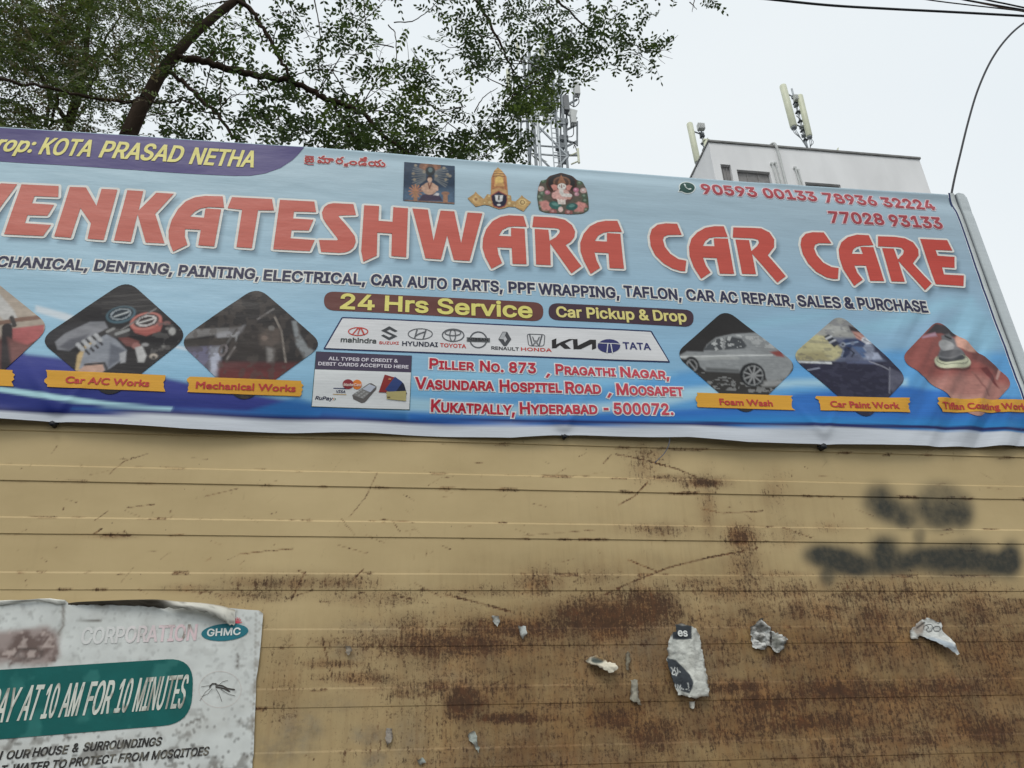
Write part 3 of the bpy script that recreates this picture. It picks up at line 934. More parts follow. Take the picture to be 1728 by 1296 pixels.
# navy rule above the white hem
navy = L(20, 30, 92)
for p_, q_ in (((-300, 681), (0, 690)), ((0, 690), (600, 702)), ((600, 702), (864, 708)), ((864, 708), (1200, 714)), ((1200, 714), (1728, 722)), ((1728, 722), (2000, 725))):
    pp.poly([(p_[0], p_[1] - 3), (q_[0], q_[1] - 3), (q_[0], q_[1] + 3), (p_[0], p_[1] + 3)], navy, 1.2)
lowl = np.interp(U, [-300, 0, 600, 864, 1200, 1728, 2000], [684, 693, 705, 711, 717, 725, 728])
pp.mix(sst(0, 3, V - lowl), L(196, 201, 208))
HEAD = []


def region(ox, oy):
    return lambda *q: [(ox + x / 5.0824, oy + y / 5.0824) for x, y in q]


R1, R2, R3, R4, R5, R6 = region(0, 290), region(260, 310), region(560, 330), region(780, 340), region(1070, 360), region(1320, 370)
HEAD += [
    R1((-330, 80), (-195, 88), (-170, 330), (8, 100), (148, 107), (-165, 548), (-300, 540)),
    R1((185, 108), (503, 122), (500, 217), (298, 209), (275, 272), (465, 284), (408, 378), (238, 374), (216, 445), (440, 457), (372, 552), (38, 540)),
    R1((600, 130), (738, 135), (827, 290), (872, 147), (1007, 153), (888, 582), (750, 572), (780, 440), (690, 310), (607, 565), (466, 555)),
    R1((1092, 157), (1228, 165), (1187, 330), (1340, 177), (1490, 185), (1330, 357), (1410, 610), (1248, 602), (1180, 362), (1120, 595), (976, 585)),
    R2((588, 106), (440, 102), (350, 115), (270, 150), (205, 215), (150, 310), (124, 400), (124, 465), (138, 520), (162, 578), (285, 520), (263, 450), (265, 385), (400, 392),
       (378, 525), (515, 535), (574, 219), (441, 211), (427, 289), (305, 280), (350, 236), (400, 210), (470, 198), (600, 204)),
    R2((668, 113), (1012, 133), (1028, 230), (892, 228), (838, 552), (706, 542), (755, 222), (630, 208)),
    R2((1080, 140), (1375, 157), (1390, 247), (1200, 240), (1193, 300), (1367, 312), (1327, 405), (1180, 400), (1170, 470), (1378, 487), (1335, 580), (1022, 562)),
    R3((185, 78), (15, 70), (-30, 78), (-65, 103), (-85, 148), (-75, 203), (-45, 250), (50, 375), (52, 384), (44, 389), (-110, 385), (-92, 487), (60, 497), (115, 493), (150, 480),
       (188, 448), (205, 400), (196, 352), (150, 290), (62, 190), (58, 180), (66, 176), (208, 173)),
    R3((277, 88), (405, 95), (400, 222), (520, 230), (527, 103), (653, 112), (637, 533), (510, 523), (515, 330), (390, 322), (385, 520), (270, 573), (252, 480)),
    R3((690, 113), (823, 123), (872, 390), (932, 130), (1050, 138), (1108, 410), (1163, 147), (1290, 155), (1180, 565), (1045, 557), (988, 345), (935, 552), (802, 543)),
    R4((525, 127), (400, 120), (330, 132), (260, 170), (205, 240), (178, 320), (173, 400), (195, 480), (250, 583), (340, 535), (310, 460), (300, 397), (423, 403), (430, 540), (550, 543),
       (535, 236), (418, 229), (418, 302), (312, 297), (345, 245), (395, 220), (450, 215), (552, 218)),
    R4((612, 130), (790, 140), (880, 160), (940, 205), (967, 260), (960, 310), (930, 350), (885, 380), (1020, 560), (935, 622), (752, 365), (757, 552), (632, 545), (620, 238), (738, 247),
       (748, 342), (800, 312), (832, 275), (836, 250), (822, 236), (795, 232), (600, 221)),
    R4((1330, 168), (1230, 167), (1160, 180), (1095, 215), (1040, 280), (1010, 360), (1012, 430), (1040, 510), (1100, 625), (1180, 572), (1150, 510), (1133, 440), (1253, 445), (1262, 575),
       (1385, 580), (1355, 280), (1240, 273), (1240, 347), (1135, 343), (1165, 295), (1210, 270), (1260, 261), (1368, 263)),
    R5((368, 92), (270, 88), (200, 100), (150, 140), (132, 200), (140, 280), (180, 360), (250, 430), (330, 475), (400, 495), (437, 497), (447, 408), (380, 395), (310, 350), (262, 290),
       (245, 230), (255, 202), (290, 188), (407, 186)),
    R5((768, 113), (690, 112), (610, 125), (540, 165), (490, 220), (470, 290), (475, 370), (510, 460), (575, 562), (655, 508), (615, 450), (590, 380), (708, 385), (735, 518), (857, 520),
       (803, 219), (682, 216), (687, 285), (588, 283), (610, 240), (645, 212), (700, 204), (802, 204)),
    R5((850, 122), (1000, 125), (1090, 130), (1160, 165), (1200, 225), (1200, 290), (1165, 335), (1145, 362), (1300, 540), (1228, 595), (1010, 347), (1045, 523), (925, 520), (868, 226),
       (985, 231), (1005, 326), (1055, 280), (1072, 250), (1060, 226), (1020, 216), (845, 208)),
    R6((355, 115), (260, 112), (200, 125), (165, 165), (155, 220), (175, 300), (220, 380), (290, 450), (380, 500), (440, 513), (475, 512), (482, 422), (420, 412), (350, 375), (295, 310),
       (270, 250), (280, 220), (310, 206), (420, 208)),
    R6((740, 138), (640, 133), (560, 155), (505, 200), (483, 260), (490, 340), (520, 430), (615, 573), (688, 520), (640, 460), (615, 400), (715, 400), (753, 530), (872, 532), (780, 241),
       (667, 239), (690, 300), (597, 297), (605, 265), (632, 240), (680, 228), (780, 223)),
    R6((820, 147), (960, 152), (1050, 165), (1120, 200), (1165, 260), (1170, 310), (1120, 378), (1283, 550), (1225, 608), (993, 355), (1050, 537), (935, 535), (855, 249), (955, 253),
       (990, 346), (1035, 300), (1042, 268), (1020, 246), (985, 240), (820, 233)),
    R6((1180, 170), (1412, 182), (1458, 270), (1312, 263), (1333, 312), (1478, 322), (1480, 415), (1372, 408), (1390, 470), (1560, 480), (1557, 570), (1318, 555))]
for h in HEAD:                                                     # the design's printed drop shadow
    pp.poly([(x + 7, y + 9) for x, y in h], L(74, 94, 110), 7, .78)
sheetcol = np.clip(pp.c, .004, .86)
nr, nc = ZZ.shape
idx = np.arange(nr * nc).reshape(nr, nc)
fq = np.stack([idx[:-1, :-1].ravel(), idx[:-1, 1:].ravel(), idx[1:, 1:].ravel(), idx[1:, :-1].ravel()], 1)
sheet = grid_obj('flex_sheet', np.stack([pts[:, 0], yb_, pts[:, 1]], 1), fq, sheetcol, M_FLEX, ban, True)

# rolled right edge: navy rule, white strip, seam, grey hem turned back round the frame
KE = .73
bands = [(0, 0, .0, L(24, 40, 84)), (.010, 0, 0, L(24, 40, 84)), (.0105, 0, 0, L(186, 192, 192)), (.034, .004, 0, L(186, 190, 188)), (.036, .012, 0, L(70, 76, 84)),
         (.046, .014, 0, L(70, 76, 84)), (.047, .004, 0, L(168, 176, 178)), (.055, -.002, 0, L(176, 183, 185)), (.085, .002, 0, L(178, 185, 187)), (.108, .014, 0, L(176, 183, 185)), (.122, .034, 0, L(170, 176, 178)), (.126, .07, 0, L(160, 166, 168))]
hz = np.linspace(0, 1, 120)
v = []; c = []; f = []
for j, t in enumerate(hz):
    zt_ = float(np.interp(XR, topz[:, 0], topz[:, 1])); zb_ = float(np.interp(XR, botz[:, 0], botz[:, 1]))
    z = zb_ + (zt_ - zb_) * t
    fl = .05 * (1 - sst(2.97, 3.35, z))
    for i, (dx, dy, _, q) in enumerate(bands):
        zz_ = z
        if dx > .05: zz_ = min(z, zt_ - .03 * max(0, (dx - .075) / .05) ** 2)
        wob = .0008 * (vnoise(np.array([z * 7.0]), np.array([i * .4]), 3)[0] - .5) + (.003 * math.exp(-((z - (zt_ - .11)) / .018) ** 2) if dx > .05 else 0)
        v.append((XR + dx + fl * (dx > .02) * dx / .1 * .8, BY + (float(surf(XR, z)) - BY) * (1 - float(sst(0, .06, dx))) - .002 + dy + wob, zz_)); c.append(np.clip(q, .004, .86))
nb = len(bands)
for j in range(len(hz) - 1):
    for i in range(nb - 1): f.append((j * nb + i, j * nb + i + 1, (j + 1) * nb + i + 1, (j + 1) * nb + i))
hem = mesh_obj('turned_hem', v, f, M_FLEX, ban, True, np.array(c))
tag(hem, 'grey white hem turned back round the right edge')
v = []; f = []                                                     # the hem folded over the top rail
for i, x in enumerate(np.linspace(XL, XR, 90)):
    z = float(np.interp(x, topz[:, 0], topz[:, 1])); y0 = float(surf(x, z)) + .014
    for a in (0, 30, 60, 90, 130, 180):
        v.append((x, y0 + .012 * math.sin(math.radians(a)) * 1.2 + (.01 if a == 180 else 0), z + .010 * math.sin(math.radians(a)) - (.03 if a == 180 else 0) - .0005))
for i in range(89):
    for k in range(5): f.append((i * 6 + k, i * 6 + k + 1, (i + 1) * 6 + k + 1, (i + 1) * 6 + k))
KE = .87
mesh_obj('top_hem', v, f, noisy('hem_flex', L(176, 180, 184), .15, 6, .5, .3), ban, True)
mb = MB()
FZ = 4.375
mb.box((XL + .02, -.01, FZ - .04), (XR + .05, .03, FZ)); mb.box((XL + .02, -.01, 3.12), (XR + .05, .03, 3.16))
for x in (XL + .05, -1.2, .1, 1.4, XR): mb.box((x - .02, .032, 3.05), (x + .02, .07, FZ - .002))
for x in (XL + .05, .1, XR): mb.bar((x, .06, 4.2), (x, 1.4, 3.05), .03)
mb.build('frame', M_DARKSTEEL, ban)
for px, py, r in ((86, 709, .010), (955, 730, .009), (1392, 749, .013)):
    p = pb(px, py); mb = MB()
    mb.tube([(p[0], -.005, p[1] - .004), (p[0], float(surf(p[0], p[1])) - .004, p[1] - .006)], [r * .8, r], 8)
    mb.tube([(p[0] - r * 1.6, -.022, p[1] + .002), (p[0], -.028, p[1] - r * .9), (p[0] + r * 1.7, -.02, p[1] + .001)], [.003, r * .6, .003], 6)
    mb.build('tie_knot', M_CABLE, ban, True)

# ---- printed matter on the banner
LIFT1, LIFT2, LIFT3, LIFT4 = .0012, .0022, .0032, .0042
ink = Ink(); hal = Ink()
HALO = L(222, 222, 216)


def headcol(Vt):  # glare of the sky mixed into the red, paler towards the left
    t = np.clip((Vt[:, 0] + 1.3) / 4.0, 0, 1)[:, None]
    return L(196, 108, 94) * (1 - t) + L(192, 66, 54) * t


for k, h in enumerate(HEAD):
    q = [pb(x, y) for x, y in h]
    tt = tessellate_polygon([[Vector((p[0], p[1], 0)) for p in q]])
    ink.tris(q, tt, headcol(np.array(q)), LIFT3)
    Vh, Fh = union([q] + stroke_polys(q, .0112, True))
    hal.tris(Vh, Fh, HALO, LIFT1 + (k % 4) * .00015)
tag(hal.build('heading_outline', M_FLEX, ban, surf, 0), 'white outline of the heading')
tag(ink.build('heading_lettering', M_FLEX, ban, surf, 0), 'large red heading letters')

# services line
ink = Ink(); hal = Ink(); sv = L(44, 44, 74)
for s, x0, y0, x1, y1 in (('MECHANICAL,', -49, 449, 147, 457), ('DENTING,', 158, 456.5, 290, 463), ('PAINTING,', 300, 464.5, 436, 471.5), ('ELECTRICAL,', 444, 473, 616, 482),
                          ('CAR', 625.5, 482, 678, 485), ('AUTO', 687, 485.5, 754, 489.5), ('PARTS,', 764.5, 489.5, 848, 494), ('PPF', 858, 494.5, 903, 497), ('WRAPPING,', 909, 497.5, 1045, 504.5),
                          ('TAFLON,', 1053, 501, 1150, 507.5), ('CAR', 1159, 507, 1207, 509.5), ('AC', 1215, 510, 1246, 511.5), ('REPAIR,', 1254, 511.5, 1340, 517), ('SALES', 1348, 516.5, 1421, 520),
                          ('&', 1427, 520, 1443, 521), ('PURCHASE', 1450, 521, 1568, 527)):
    dy = 1.5 if s.endswith(',') else 0
    write(ink, s, (x0, y0), (x1, y1), 18.5, pb, sv, bold=.0045, halo=.0065, halocolor=HALO, hink=hal, lift=LIFT3, hlift=LIFT1)
hal.build('services_outline', M_FLEX, ban, surf, 0)
tag(ink.build('services_lettering', M_FLEX, ban, surf, 0), 'dark purple line of services')

# owner's strip
ink = Ink()
r1 = lambda *q: [pb(x / 3, 180 + y / 3) for x, y in q]
zt0 = lambda x: (x, float(np.interp(x, topz[:, 0], topz[:, 1])) - .012)
low = r1((-800, 232), (-300, 262), (0, 277), (600, 315), (1000, 340), (1180, 350), (1270, 350), (1345, 338), (1420, 310), (1480, 270), (1515, 235), (1540, 213))
xsq = np.linspace(low[-1][0], low[0][0], 24)
ink.poly(low[:-1] + [zt0(x) for x in xsq], L(74, 66, 120), LIFT1)
strip = ink.build('owner_strip', M_FLEX, ban, surf, 0)
tag(strip, 'purple strip with a curved right end')
ink = Ink(); yel = L(224, 214, 128)
T1 = plane_map(0, 180, 3, BY)
write(ink, 'Prop:', (-98, 221), (157, 236), 80, T1, yel, bold=.004, lift=LIFT3, shear=.2)
for s, a, b_ in (('KOTA', (193, 243), (455, 256)), ('PRASAD', (498, 259), (912, 284)), ('NETHA', (955, 291), (1283, 309))):
    write(ink, s, a, b_, 88, T1, yel, bold=.0065, lift=LIFT3, shear=.16)
ink.build('owner_lettering', M_FLEX, strip, surf, 0)

# phone numbers
ink = Ink(); hal = Ink(); T3 = plane_map(1050, 200, 2.5487, BY); ph = L(166, 62, 70); phh = L(222, 198, 202)
PHN = (('90593', (345, 324), (583, 339)), ('00133', (612, 342), (842, 357)), ('78936', (875, 361), (1102, 376)), ('32224', (1128, 380), (1352, 395)),
                 ('77028', (897, 449), (1130, 460)), ('93133', (1155, 464), (1381, 477)))
for i in range(3):
    ink = Ink(); hal = Ink()
    for s, a, b_ in PHN[i * 2:i * 2 + 2]:
        write(ink, s, a, b_, 49, T3, ph, bold=.0058, halo=.005, halocolor=phh, hink=hal, lift=LIFT3, hlift=LIFT1)
    o = ink.build('phone_number', M_FLEX, ban, surf, 0); hal.build('number_outline', M_FLEX, o, surf, 0)
ink = Ink()
e = [T3(280 + 37 * math.cos(t), 295 + 31 * math.sin(t)) for t in np.linspace(0, 2 * math.pi, 24)[:-1]]
ink.union([e, [T3(262, 318), T3(238, 318), T3(250, 290)]], L(206, 214, 212), LIFT1)
e = [T3(280 + 32 * math.cos(t), 295 + 26.5 * math.sin(t)) for t in np.linspace(0, 2 * math.pi, 24)[:-1]]
ink.union([e, [T3(262, 312), T3(243, 314), T3(254, 292)]], L(32, 70, 62), LIFT2)
ink.stroke([T3(270, 281), T3(270, 290), T3(277, 300), T3(287, 306), T3(294, 305)], .0045, L(200, 210, 206), LIFT3)
ink.stroke([T3(269, 281), T3(271, 287)], .009, L(200, 210, 206), LIFT4)
ink.stroke([T3(287, 306), T3(293, 304)], .009, L(200, 210, 206), LIFT4)
tag(ink.build('phone_emblem', M_FLEX, ban, surf, 0), 'dark green speech bubble with a white handset')

# the line in Telugu
ink = Ink(); hal = Ink(); T8 = plane_map(500, 250, 8.64, BY); rd = L(168, 34, 32)


def tel(s, x0, y0, x1, y1, cap, b_=.0013):
    write(ink, s, (x0, y0), (x1, y1), cap, T8, rd, font='body', bold=b_, halo=.0042, halocolor=L(214, 206, 206), hink=hal, lift=LIFT3, hlift=LIFT1)


tel('జ', 118, 205, 258, 212, 105); ink.stroke([T8(135, 118), T8(180, 122), T8(250, 128)], .006, rd, LIFT4)
ink.stroke([T8(118, 224), T8(150, 222), T8(165, 238), T8(250, 242)], .005, rd, LIFT3)
tel('మా', 305, 218, 545, 228, 108); tel('ర', 572, 228, 688, 234, 104); tel('క', 690, 268, 765, 272, 56, .001)
tel('ం', 770, 245, 888, 250, 100); tel('డే', 900, 252, 1035, 258, 112); tel('య', 1045, 262, 1300, 276, 105)
hal.build('invocation_outline', M_FLEX, ban, surf, 0)
tag(ink.build('invocation_lettering', M_FLEX, ban, surf, 0), 'small dark red line in Telugu script')

# pills
T5 = plane_map(500, 460, 2.541, BY)


def pill(q, col):
    i = Ink(); i.poly(rounded([T5(*k) for k in q], [.045] * 4, 7), col, LIFT1); return i


pl = pill([(120, 82), (1060, 131), (1057, 211), (118, 163)], L(104, 60, 54)).build('service_pill', M_FLEX, ban, surf, 0)
tag(pl, 'brown rounded pill with pale yellow lettering')
ink = Ink(); write(ink, '24 Hrs Service', (187, 160), (1013, 199), 68, T5, L(222, 212, 118), bold=.0048, lift=LIFT3)
ink.build('service_lettering', M_FLEX, pl, surf, 0)
pl = pill([(1082, 131), (1704, 162), (1702, 234), (1080, 204)], L(66, 44, 56)).build('pickup_pill', M_FLEX, ban, surf, 0)
tag(pl, 'dark maroon rounded pill')
ink = Ink(); write(ink, 'Car Pickup & Drop', (1115, 194), (1675, 214), 47, T5, L(218, 206, 130), bold=.003, lift=LIFT3)
ink.build('pickup_lettering', M_FLEX, pl, surf, 0)

# address
def adr(Vt):
    t = np.clip((Vt[:, 0] - .45) / .8, 0, 1)[:, None]
    return L(184, 32, 54) * (1 - t * .6) + L(214, 96, 110) * t * .6


ADR = (('Piller', (570, 413), (762, 422), 44), ('No.', (787, 424), (889, 429), 44), ('873', (912, 430), (1028, 434), 44), (',', (1072, 441), (1085, 446), 44),
                      ('Pragathi', (1112, 438), (1370, 447), 44), ('Nagar,', (1390, 449), (1600, 459), 44),
                      ('Vasundara', (510, 497), (848, 505), 48), ('Hospitel', (873, 508), (1140, 514), 48), ('Road', (1155, 516), (1308, 520), 48), (',', (1337, 524), (1350, 529), 48),
                      ('Moosapet', (1375, 524), (1662, 531), 48),
                      ('Kukatpally,', (578, 588), (940, 603), 50), ('Hyderabad', (962, 599), (1295, 603), 48), ('-', (1322, 603), (1343, 603), 48), ('500072.', (1365, 604), (1620, 609), 48))
for i0, i1 in ((0, 6), (6, 11), (11, 15)):
    ink = Ink(); hal = Ink()
    for s, a, b_, cap in ADR[i0:i1]:
        write(ink, s, a, b_, cap, T5, None, bold=.0052, halo=.0052, halocolor=L(236, 230, 234), hink=hal, lift=LIFT3, hlift=LIFT1, small=.78, grad=adr)
    o = ink.build('address_line', M_FLEX, ban, surf, 0); hal.build('address_outline', M_FLEX, o, surf, 0)

# car makers' strip
ink = Ink(); q = [(195, 193), (1523, 250), (1603, 388), (115, 332)]
ink.poly(rounded([T5(*k) for k in q], .006, 2), L(22, 36, 82), LIFT1)
c_ = np.mean(q, 0)
ink.poly([T5(*k) for k in ((199, 199.5), (1519, 256), (1594, 382), (125, 327))], L(214, 214, 215), LIFT2)
lp = ink.build('logo_panel', M_FLEX, ban, surf, 0)
tag(lp, 'pale trapezoid panel with a navy border and car emblems')
TA = plane_map(540, 530, 5.4, BY); TB = plane_map(820, 540, 5.4, BY)
GR, DK, LRED = L(92, 94, 98), L(46, 48, 54), L(190, 62, 52)


def ring(i, T, cx, cy, rx, ry, w, col, lift=LIFT3, rot=0, a0=0, a1=360):
    a = math.radians(rot); q = []
    n = 26
    for k in range(n + (0 if a1 - a0 == 360 else 1)):
        t = math.radians(a0 + (a1 - a0) * k / n); x = rx * math.cos(t); y = ry * math.sin(t)
        q.append(T(cx + x * math.cos(a) - y * math.sin(a), cy + x * math.sin(a) + y * math.cos(a)))
    i.stroke(q, w, col, lift, a1 - a0 == 360)


def sk(i, T, q, w, col, lift=LIFT3 + .0003): i.stroke([T(*k) for k in q], w, col, lift)


def logo(label, fn):
    i = Ink(); fn(i); o = i.build('car_emblem', M_FLEX, lp, surf, 0); tag(o, label)


def lg1(i):
    ring(i, TA, 348, 168, 88, 36, .0046, LRED)
    sk(i, TA, [(300, 190), (345, 140), (375, 140)], .005, LRED); sk(i, TA, [(345, 190), (362, 145)], .0045, LRED, LIFT4); sk(i, TA, [(400, 192), (378, 145)], .006, LRED, LIFT4 + .0003)
    write(i, 'mahindra', (188, 264), (512, 277), 46, TA, L(62, 68, 66), bold=.0026, lift=LIFT3)


def lg2(i):
    i.poly([TA(*k) for k in ((632, 120), (706, 162), (684, 174), (634, 148), (606, 163), (706, 210), (630, 246), (556, 204), (578, 194), (630, 220), (660, 207), (556, 160))], L(64, 66, 70), LIFT3)
    write(i, 'SUZUKI', (538, 282), (718, 286), 26, TA, LRED, bold=.0024, lift=LIFT3)


def lg3(i):
    ring(i, TA, 913, 190, 110, 48, .0042, GR)
    sk(i, TA, [(885, 150), (862, 228)], .0058, GR); sk(i, TA, [(965, 152), (940, 232)], .0058, GR); sk(i, TA, [(868, 208), (910, 185), (955, 172)], .0052, GR, LIFT4)
    write(i, 'HYUNDAI', (748, 297), (1074, 308), 43, TA, L(36, 40, 60), bold=.0036, lift=LIFT3)


def lg4(i):
    ring(i, TA, 1212, 200, 98, 56, .0052, GR); ring(i, TA, 1208, 200, 26, 56, .0042, GR, LIFT4); ring(i, TA, 1210, 178, 72, 26, .0042, GR, LIFT4 + .0004)
    write(i, 'TOYOTA', (1092, 307), (1330, 318), 36, TA, LRED, bold=.0026, lift=LIFT3)


def lg5(i):
    ring(i, TA, 1442, 240, 76, 72, .0062, GR)
    i.poly([TA(*k) for k in ((1336, 218), (1547, 224), (1547, 262), (1336, 256))], L(88, 90, 92), LIFT4)
    write(i, 'NISSAN', (1352, 248), (1530, 253), 24, TA, L(28, 28, 30), bold=.0028, lift=LIFT4 + .0008)


def lg6(i):
    i.poly([TB(*k) for k in ((150, 112), (192, 112), (230, 180), (186, 243), (160, 243), (112, 180))], L(70, 72, 76), LIFT3)
    i.poly([TB(*k) for k in ((152, 118), (184, 118), (166, 160), (160, 182), (120, 178))], L(172, 174, 176), LIFT4)
    i.poly([TB(*k) for k in ((172, 150), (192, 182), (172, 212), (158, 182))], L(186, 186, 188), LIFT4 + .0004)
    write(i, 'RENAULT', (48, 275), (300, 286), 31, TB, L(34, 34, 40), bold=.0036, lift=LIFT3)


def lg7(i):
    q = rounded([TB(*k) for k in ((374, 132), (536, 138), (526, 244), (388, 240))], .012, 4); i.stroke(q, .0036, GR, LIFT3, True)
    sk(i, TB, [(398, 142), (420, 238)], .006, GR); sk(i, TB, [(508, 146), (482, 240)], .006, GR); sk(i, TB, [(424, 160), (436, 196), (468, 198), (484, 162)], .0045, GR, LIFT4)
    sk(i, TB, [(430, 236), (440, 214), (464, 214), (474, 238)], .004, GR, LIFT4 + .0003)
    write(i, 'HONDA', (318, 286), (598, 297), 32, TB, LRED, bold=.004, lift=LIFT3)


def lg8(i):
    for q in (((598, 190), (640, 172), (638, 228), (690, 203), (756, 178), (800, 178), (716, 218), (772, 268), (714, 268), (672, 234), (636, 262), (600, 264)),
              ((790, 180), (832, 178), (834, 240), (946, 184), (1000, 186), (1002, 262), (964, 278), (964, 222), (862, 272), (796, 272))):
        i.poly([TB(*k) for k in q], L(36, 34, 34), LIFT3)


def lg9(i):
    i.poly([TB(1118 + 103 * math.cos(t), 242 + 62 * math.sin(t)) for t in np.linspace(0, 2 * math.pi, 30)[:-1]], L(46, 50, 104), LIFT3)
    wht = L(214, 214, 215)
    sk(i, TB, [(1016, 214), (1060, 218), (1118, 220), (1180, 222), (1222, 228)], .0035, wht, LIFT4); sk(i, TB, [(1108, 222), (1100, 304)], .0042, wht, LIFT4 + .0003); sk(i, TB, [(1134, 222), (1150, 304)], .0042, wht, LIFT4 + .0006)
    write(i, 'TATA', (1249, 270), (1503, 280), 64, TB, L(46, 50, 104), bold=.0045, lift=LIFT3)


for lb, fn in (('red oval emblem over dark lettering', lg1), ('angular S emblem over red lettering', lg2), ('oval emblem with a slanted H', lg3), ('emblem of three crossing ovals', lg4),
               ('ring emblem with a bar across', lg5), ('tall diamond emblem', lg6), ('rounded frame emblem with an H', lg7), ('black angular lettering', lg8), ('navy oval with a white T', lg9)):
    logo(lb, fn)

# card panel
TC = plane_map(515, 585, 8.64, BY); ink = Ink()
ink.poly([TC(*k) for k in ((158, 78), (1557, 138), (1528, 893), (85, 853))], L(60, 92, 96), LIFT1)
ink.poly([TC(*k) for k in ((144, 338), (1541, 383), (1520, 884), (95, 846))], L(216, 218, 218), LIFT2)
ink.poly([TC(*k) for k in ((162, 82), (1555, 142), (1541, 380), (146, 334))], L(66, 56, 78), LIFT2)
cp = ink.build('card_panel', M_FLEX, ban, surf, 0); tag(cp, 'white panel with a dark heading about credit cards')
ink = Ink(); wh = L(214, 208, 216)
write(ink, 'ALL TYPES OF CREDIT &', (340, 207), (1350, 243), 50, TC, wh, bold=.0011, lift=LIFT3)
write(ink, 'DEBIT CARDS ACCEPTED HERE', (190, 280), (1505, 330), 50, TC, wh, bold=.0011, lift=LIFT3)
ink.build('card_lettering', M_FLEX, cp, surf, 0)
ink = Ink()
el = lambda cx, cy, rx, ry: [TC(cx + rx * math.cos(t), cy + ry * math.sin(t)) for t in np.linspace(0, 2 * math.pi, 26)[:-1]]
ink.poly(el(757, 550, 70, 66), L(222, 126, 52), LIFT3); ink.poly(el(625, 545, 80, 66), L(140, 44, 52), LIFT3 + .0004)
write(ink, 'MasterCard', (557, 573), (814, 577), 40, TC, L(226, 200, 190), bold=.0012, lift=LIFT4 + .0006, shear=.15)
ink.poly([TC(*k) for k in ((412, 594), (600, 598), (600, 612), (410, 606))], L(60, 66, 100), LIFT3 - .0004)
ink.poly([TC(*k) for k in ((402, 676), (598, 680), (598, 690), (402, 686))], L(190, 160, 110), LIFT3)
write(ink, 'VISA', (442, 662), (584, 666), 38, TC, L(52, 56, 84), bold=.0024, lift=LIFT3, shear=.2)
write(ink, 'RuPay', (140, 756), (392, 766), 50, TC, L(44, 44, 70), bold=.003, lift=LIFT3, shear=.25)
ink.poly([TC(*k) for k in ((400, 728), (424, 745), (398, 770), (408, 748))], L(214, 130, 70), LIFT3); ink.poly([TC(*k) for k in ((424, 728), (448, 745), (422, 770), (432, 748))], L(60, 120, 90), LIFT3)
ink.poly([TC(*k) for k in ((685, 690), (930, 535), (965, 532), (1040, 575), (1035, 615), (870, 790), (820, 800), (700, 745))], L(98, 94, 92), LIFT3)
ink.poly([TC(*k) for k in ((690, 690), (930, 540), (1036, 580), (845, 745))], L(132, 130, 128), LIFT3 + .0004)
ink.poly([TC(*k) for k in ((835, 612), (935, 548), (1030, 582), (950, 656))], L(188, 194, 206), LIFT4)
for a in range(3):
    for b_ in range(3): ink.poly([TC(722 + 42 * a - 0 * b_ + x + 34 * b_, 672 + 26 * a - 22 * b_ + y) for x, y in ((0, 0), (24, -14), (44, -4), (20, 11))], L(168, 168, 166), LIFT4)
ink.poly([TC(*k) for k in ((1160, 415), (1300, 455), (1185, 660), (1072, 655))], L(140, 44, 42), LIFT3 + .0008)
ink.poly([TC(*k) for k in ((1308, 445), (1420, 520), (1290, 690), (1165, 620))], L(46, 66, 120), LIFT4)
ink.poly([TC(*k) for k in ((1405, 510), (1440, 545), (1486, 680), (1300, 700), (1240, 640))], L(24, 32, 58), LIFT4 - .0003)
ink.poly([TC(*k) for k in ((1184, 650), (1474, 640), (1470, 776), (1190, 748))], L(178, 166, 112), LIFT4 + .0005)
ink.poly([TC(*k) for k in ((1196, 716), (1240, 716), (1240, 736), (1196, 734))], L(110, 96, 60), LIFT4 + .001)
ink.poly([TC(*k) for k in ((1220, 462), (1258, 472), (1246, 494), (1208, 486))], L(200, 130, 90), LIFT4 + .001)
tag(ink.build('card_picture', M_FLEX, cp, surf, 0), 'printed bank cards, card emblems and a grey card terminal')

# ---- printed photographs in rounded diamonds
TL_ = plane_map(0, 440, 3, BY); TR_ = plane_map(1120, 480, 2.842, BY)


def photo(T, left, top, right, bot, base, fn, label, seed):
    q = [np.array(T(*k)) for k in (left, top, right, bot)]; cq = sum(q) / 4; q = [cq + (k - cq) * 1.10 for k in q]
    o = rounded(q, .062, 7)
    v, f = patch(o, .0052)
    p = Paint(v, L(*base), T, .0045)
    fn(p)
    lum = (p.c @ np.array([.3, .6, .1]))[:, None]; p.c = np.maximum((p.c * .74 + lum * .26) * 1.04 - .016, .003)
    p.grain(.16, 60, 90, seed); p.grain(.10, 8, 14, seed + 3)
    i = Ink(); i.tris(v, f, np.clip(p.c, .004, .86), LIFT2)
    ob = i.build('printed_photo', M_FLEX, ban, surf, 0, None); tag(ob, label)


def ph0(p):
    p.poly([(-260, 400), (240, 380), (240, 800), (-260, 800)], L(104, 62, 58), .02)
    p.poly([(60, 345), (225, 325), (225, 385), (140, 428), (50, 420)], L(188, 88, 86))
    p.poly([(-60, 140), (0, 170), (70, 250), (100, 310), (50, 335), (-60, 220)], L(190, 186, 180))
    p.line([(-200, 345), (0, 318), (100, 300), (225, 285)], .018, L(132, 96, 76)); p.line([(60, 290), (75, 330)], .014, L(70, 64, 62))
    p.line([(38, 340), (36, 540)], .035, L(58, 50, 52)); p.poly([(40, 390), (140, 430), (200, 410), (160, 470), (60, 520)], L(130, 80, 74), .01)


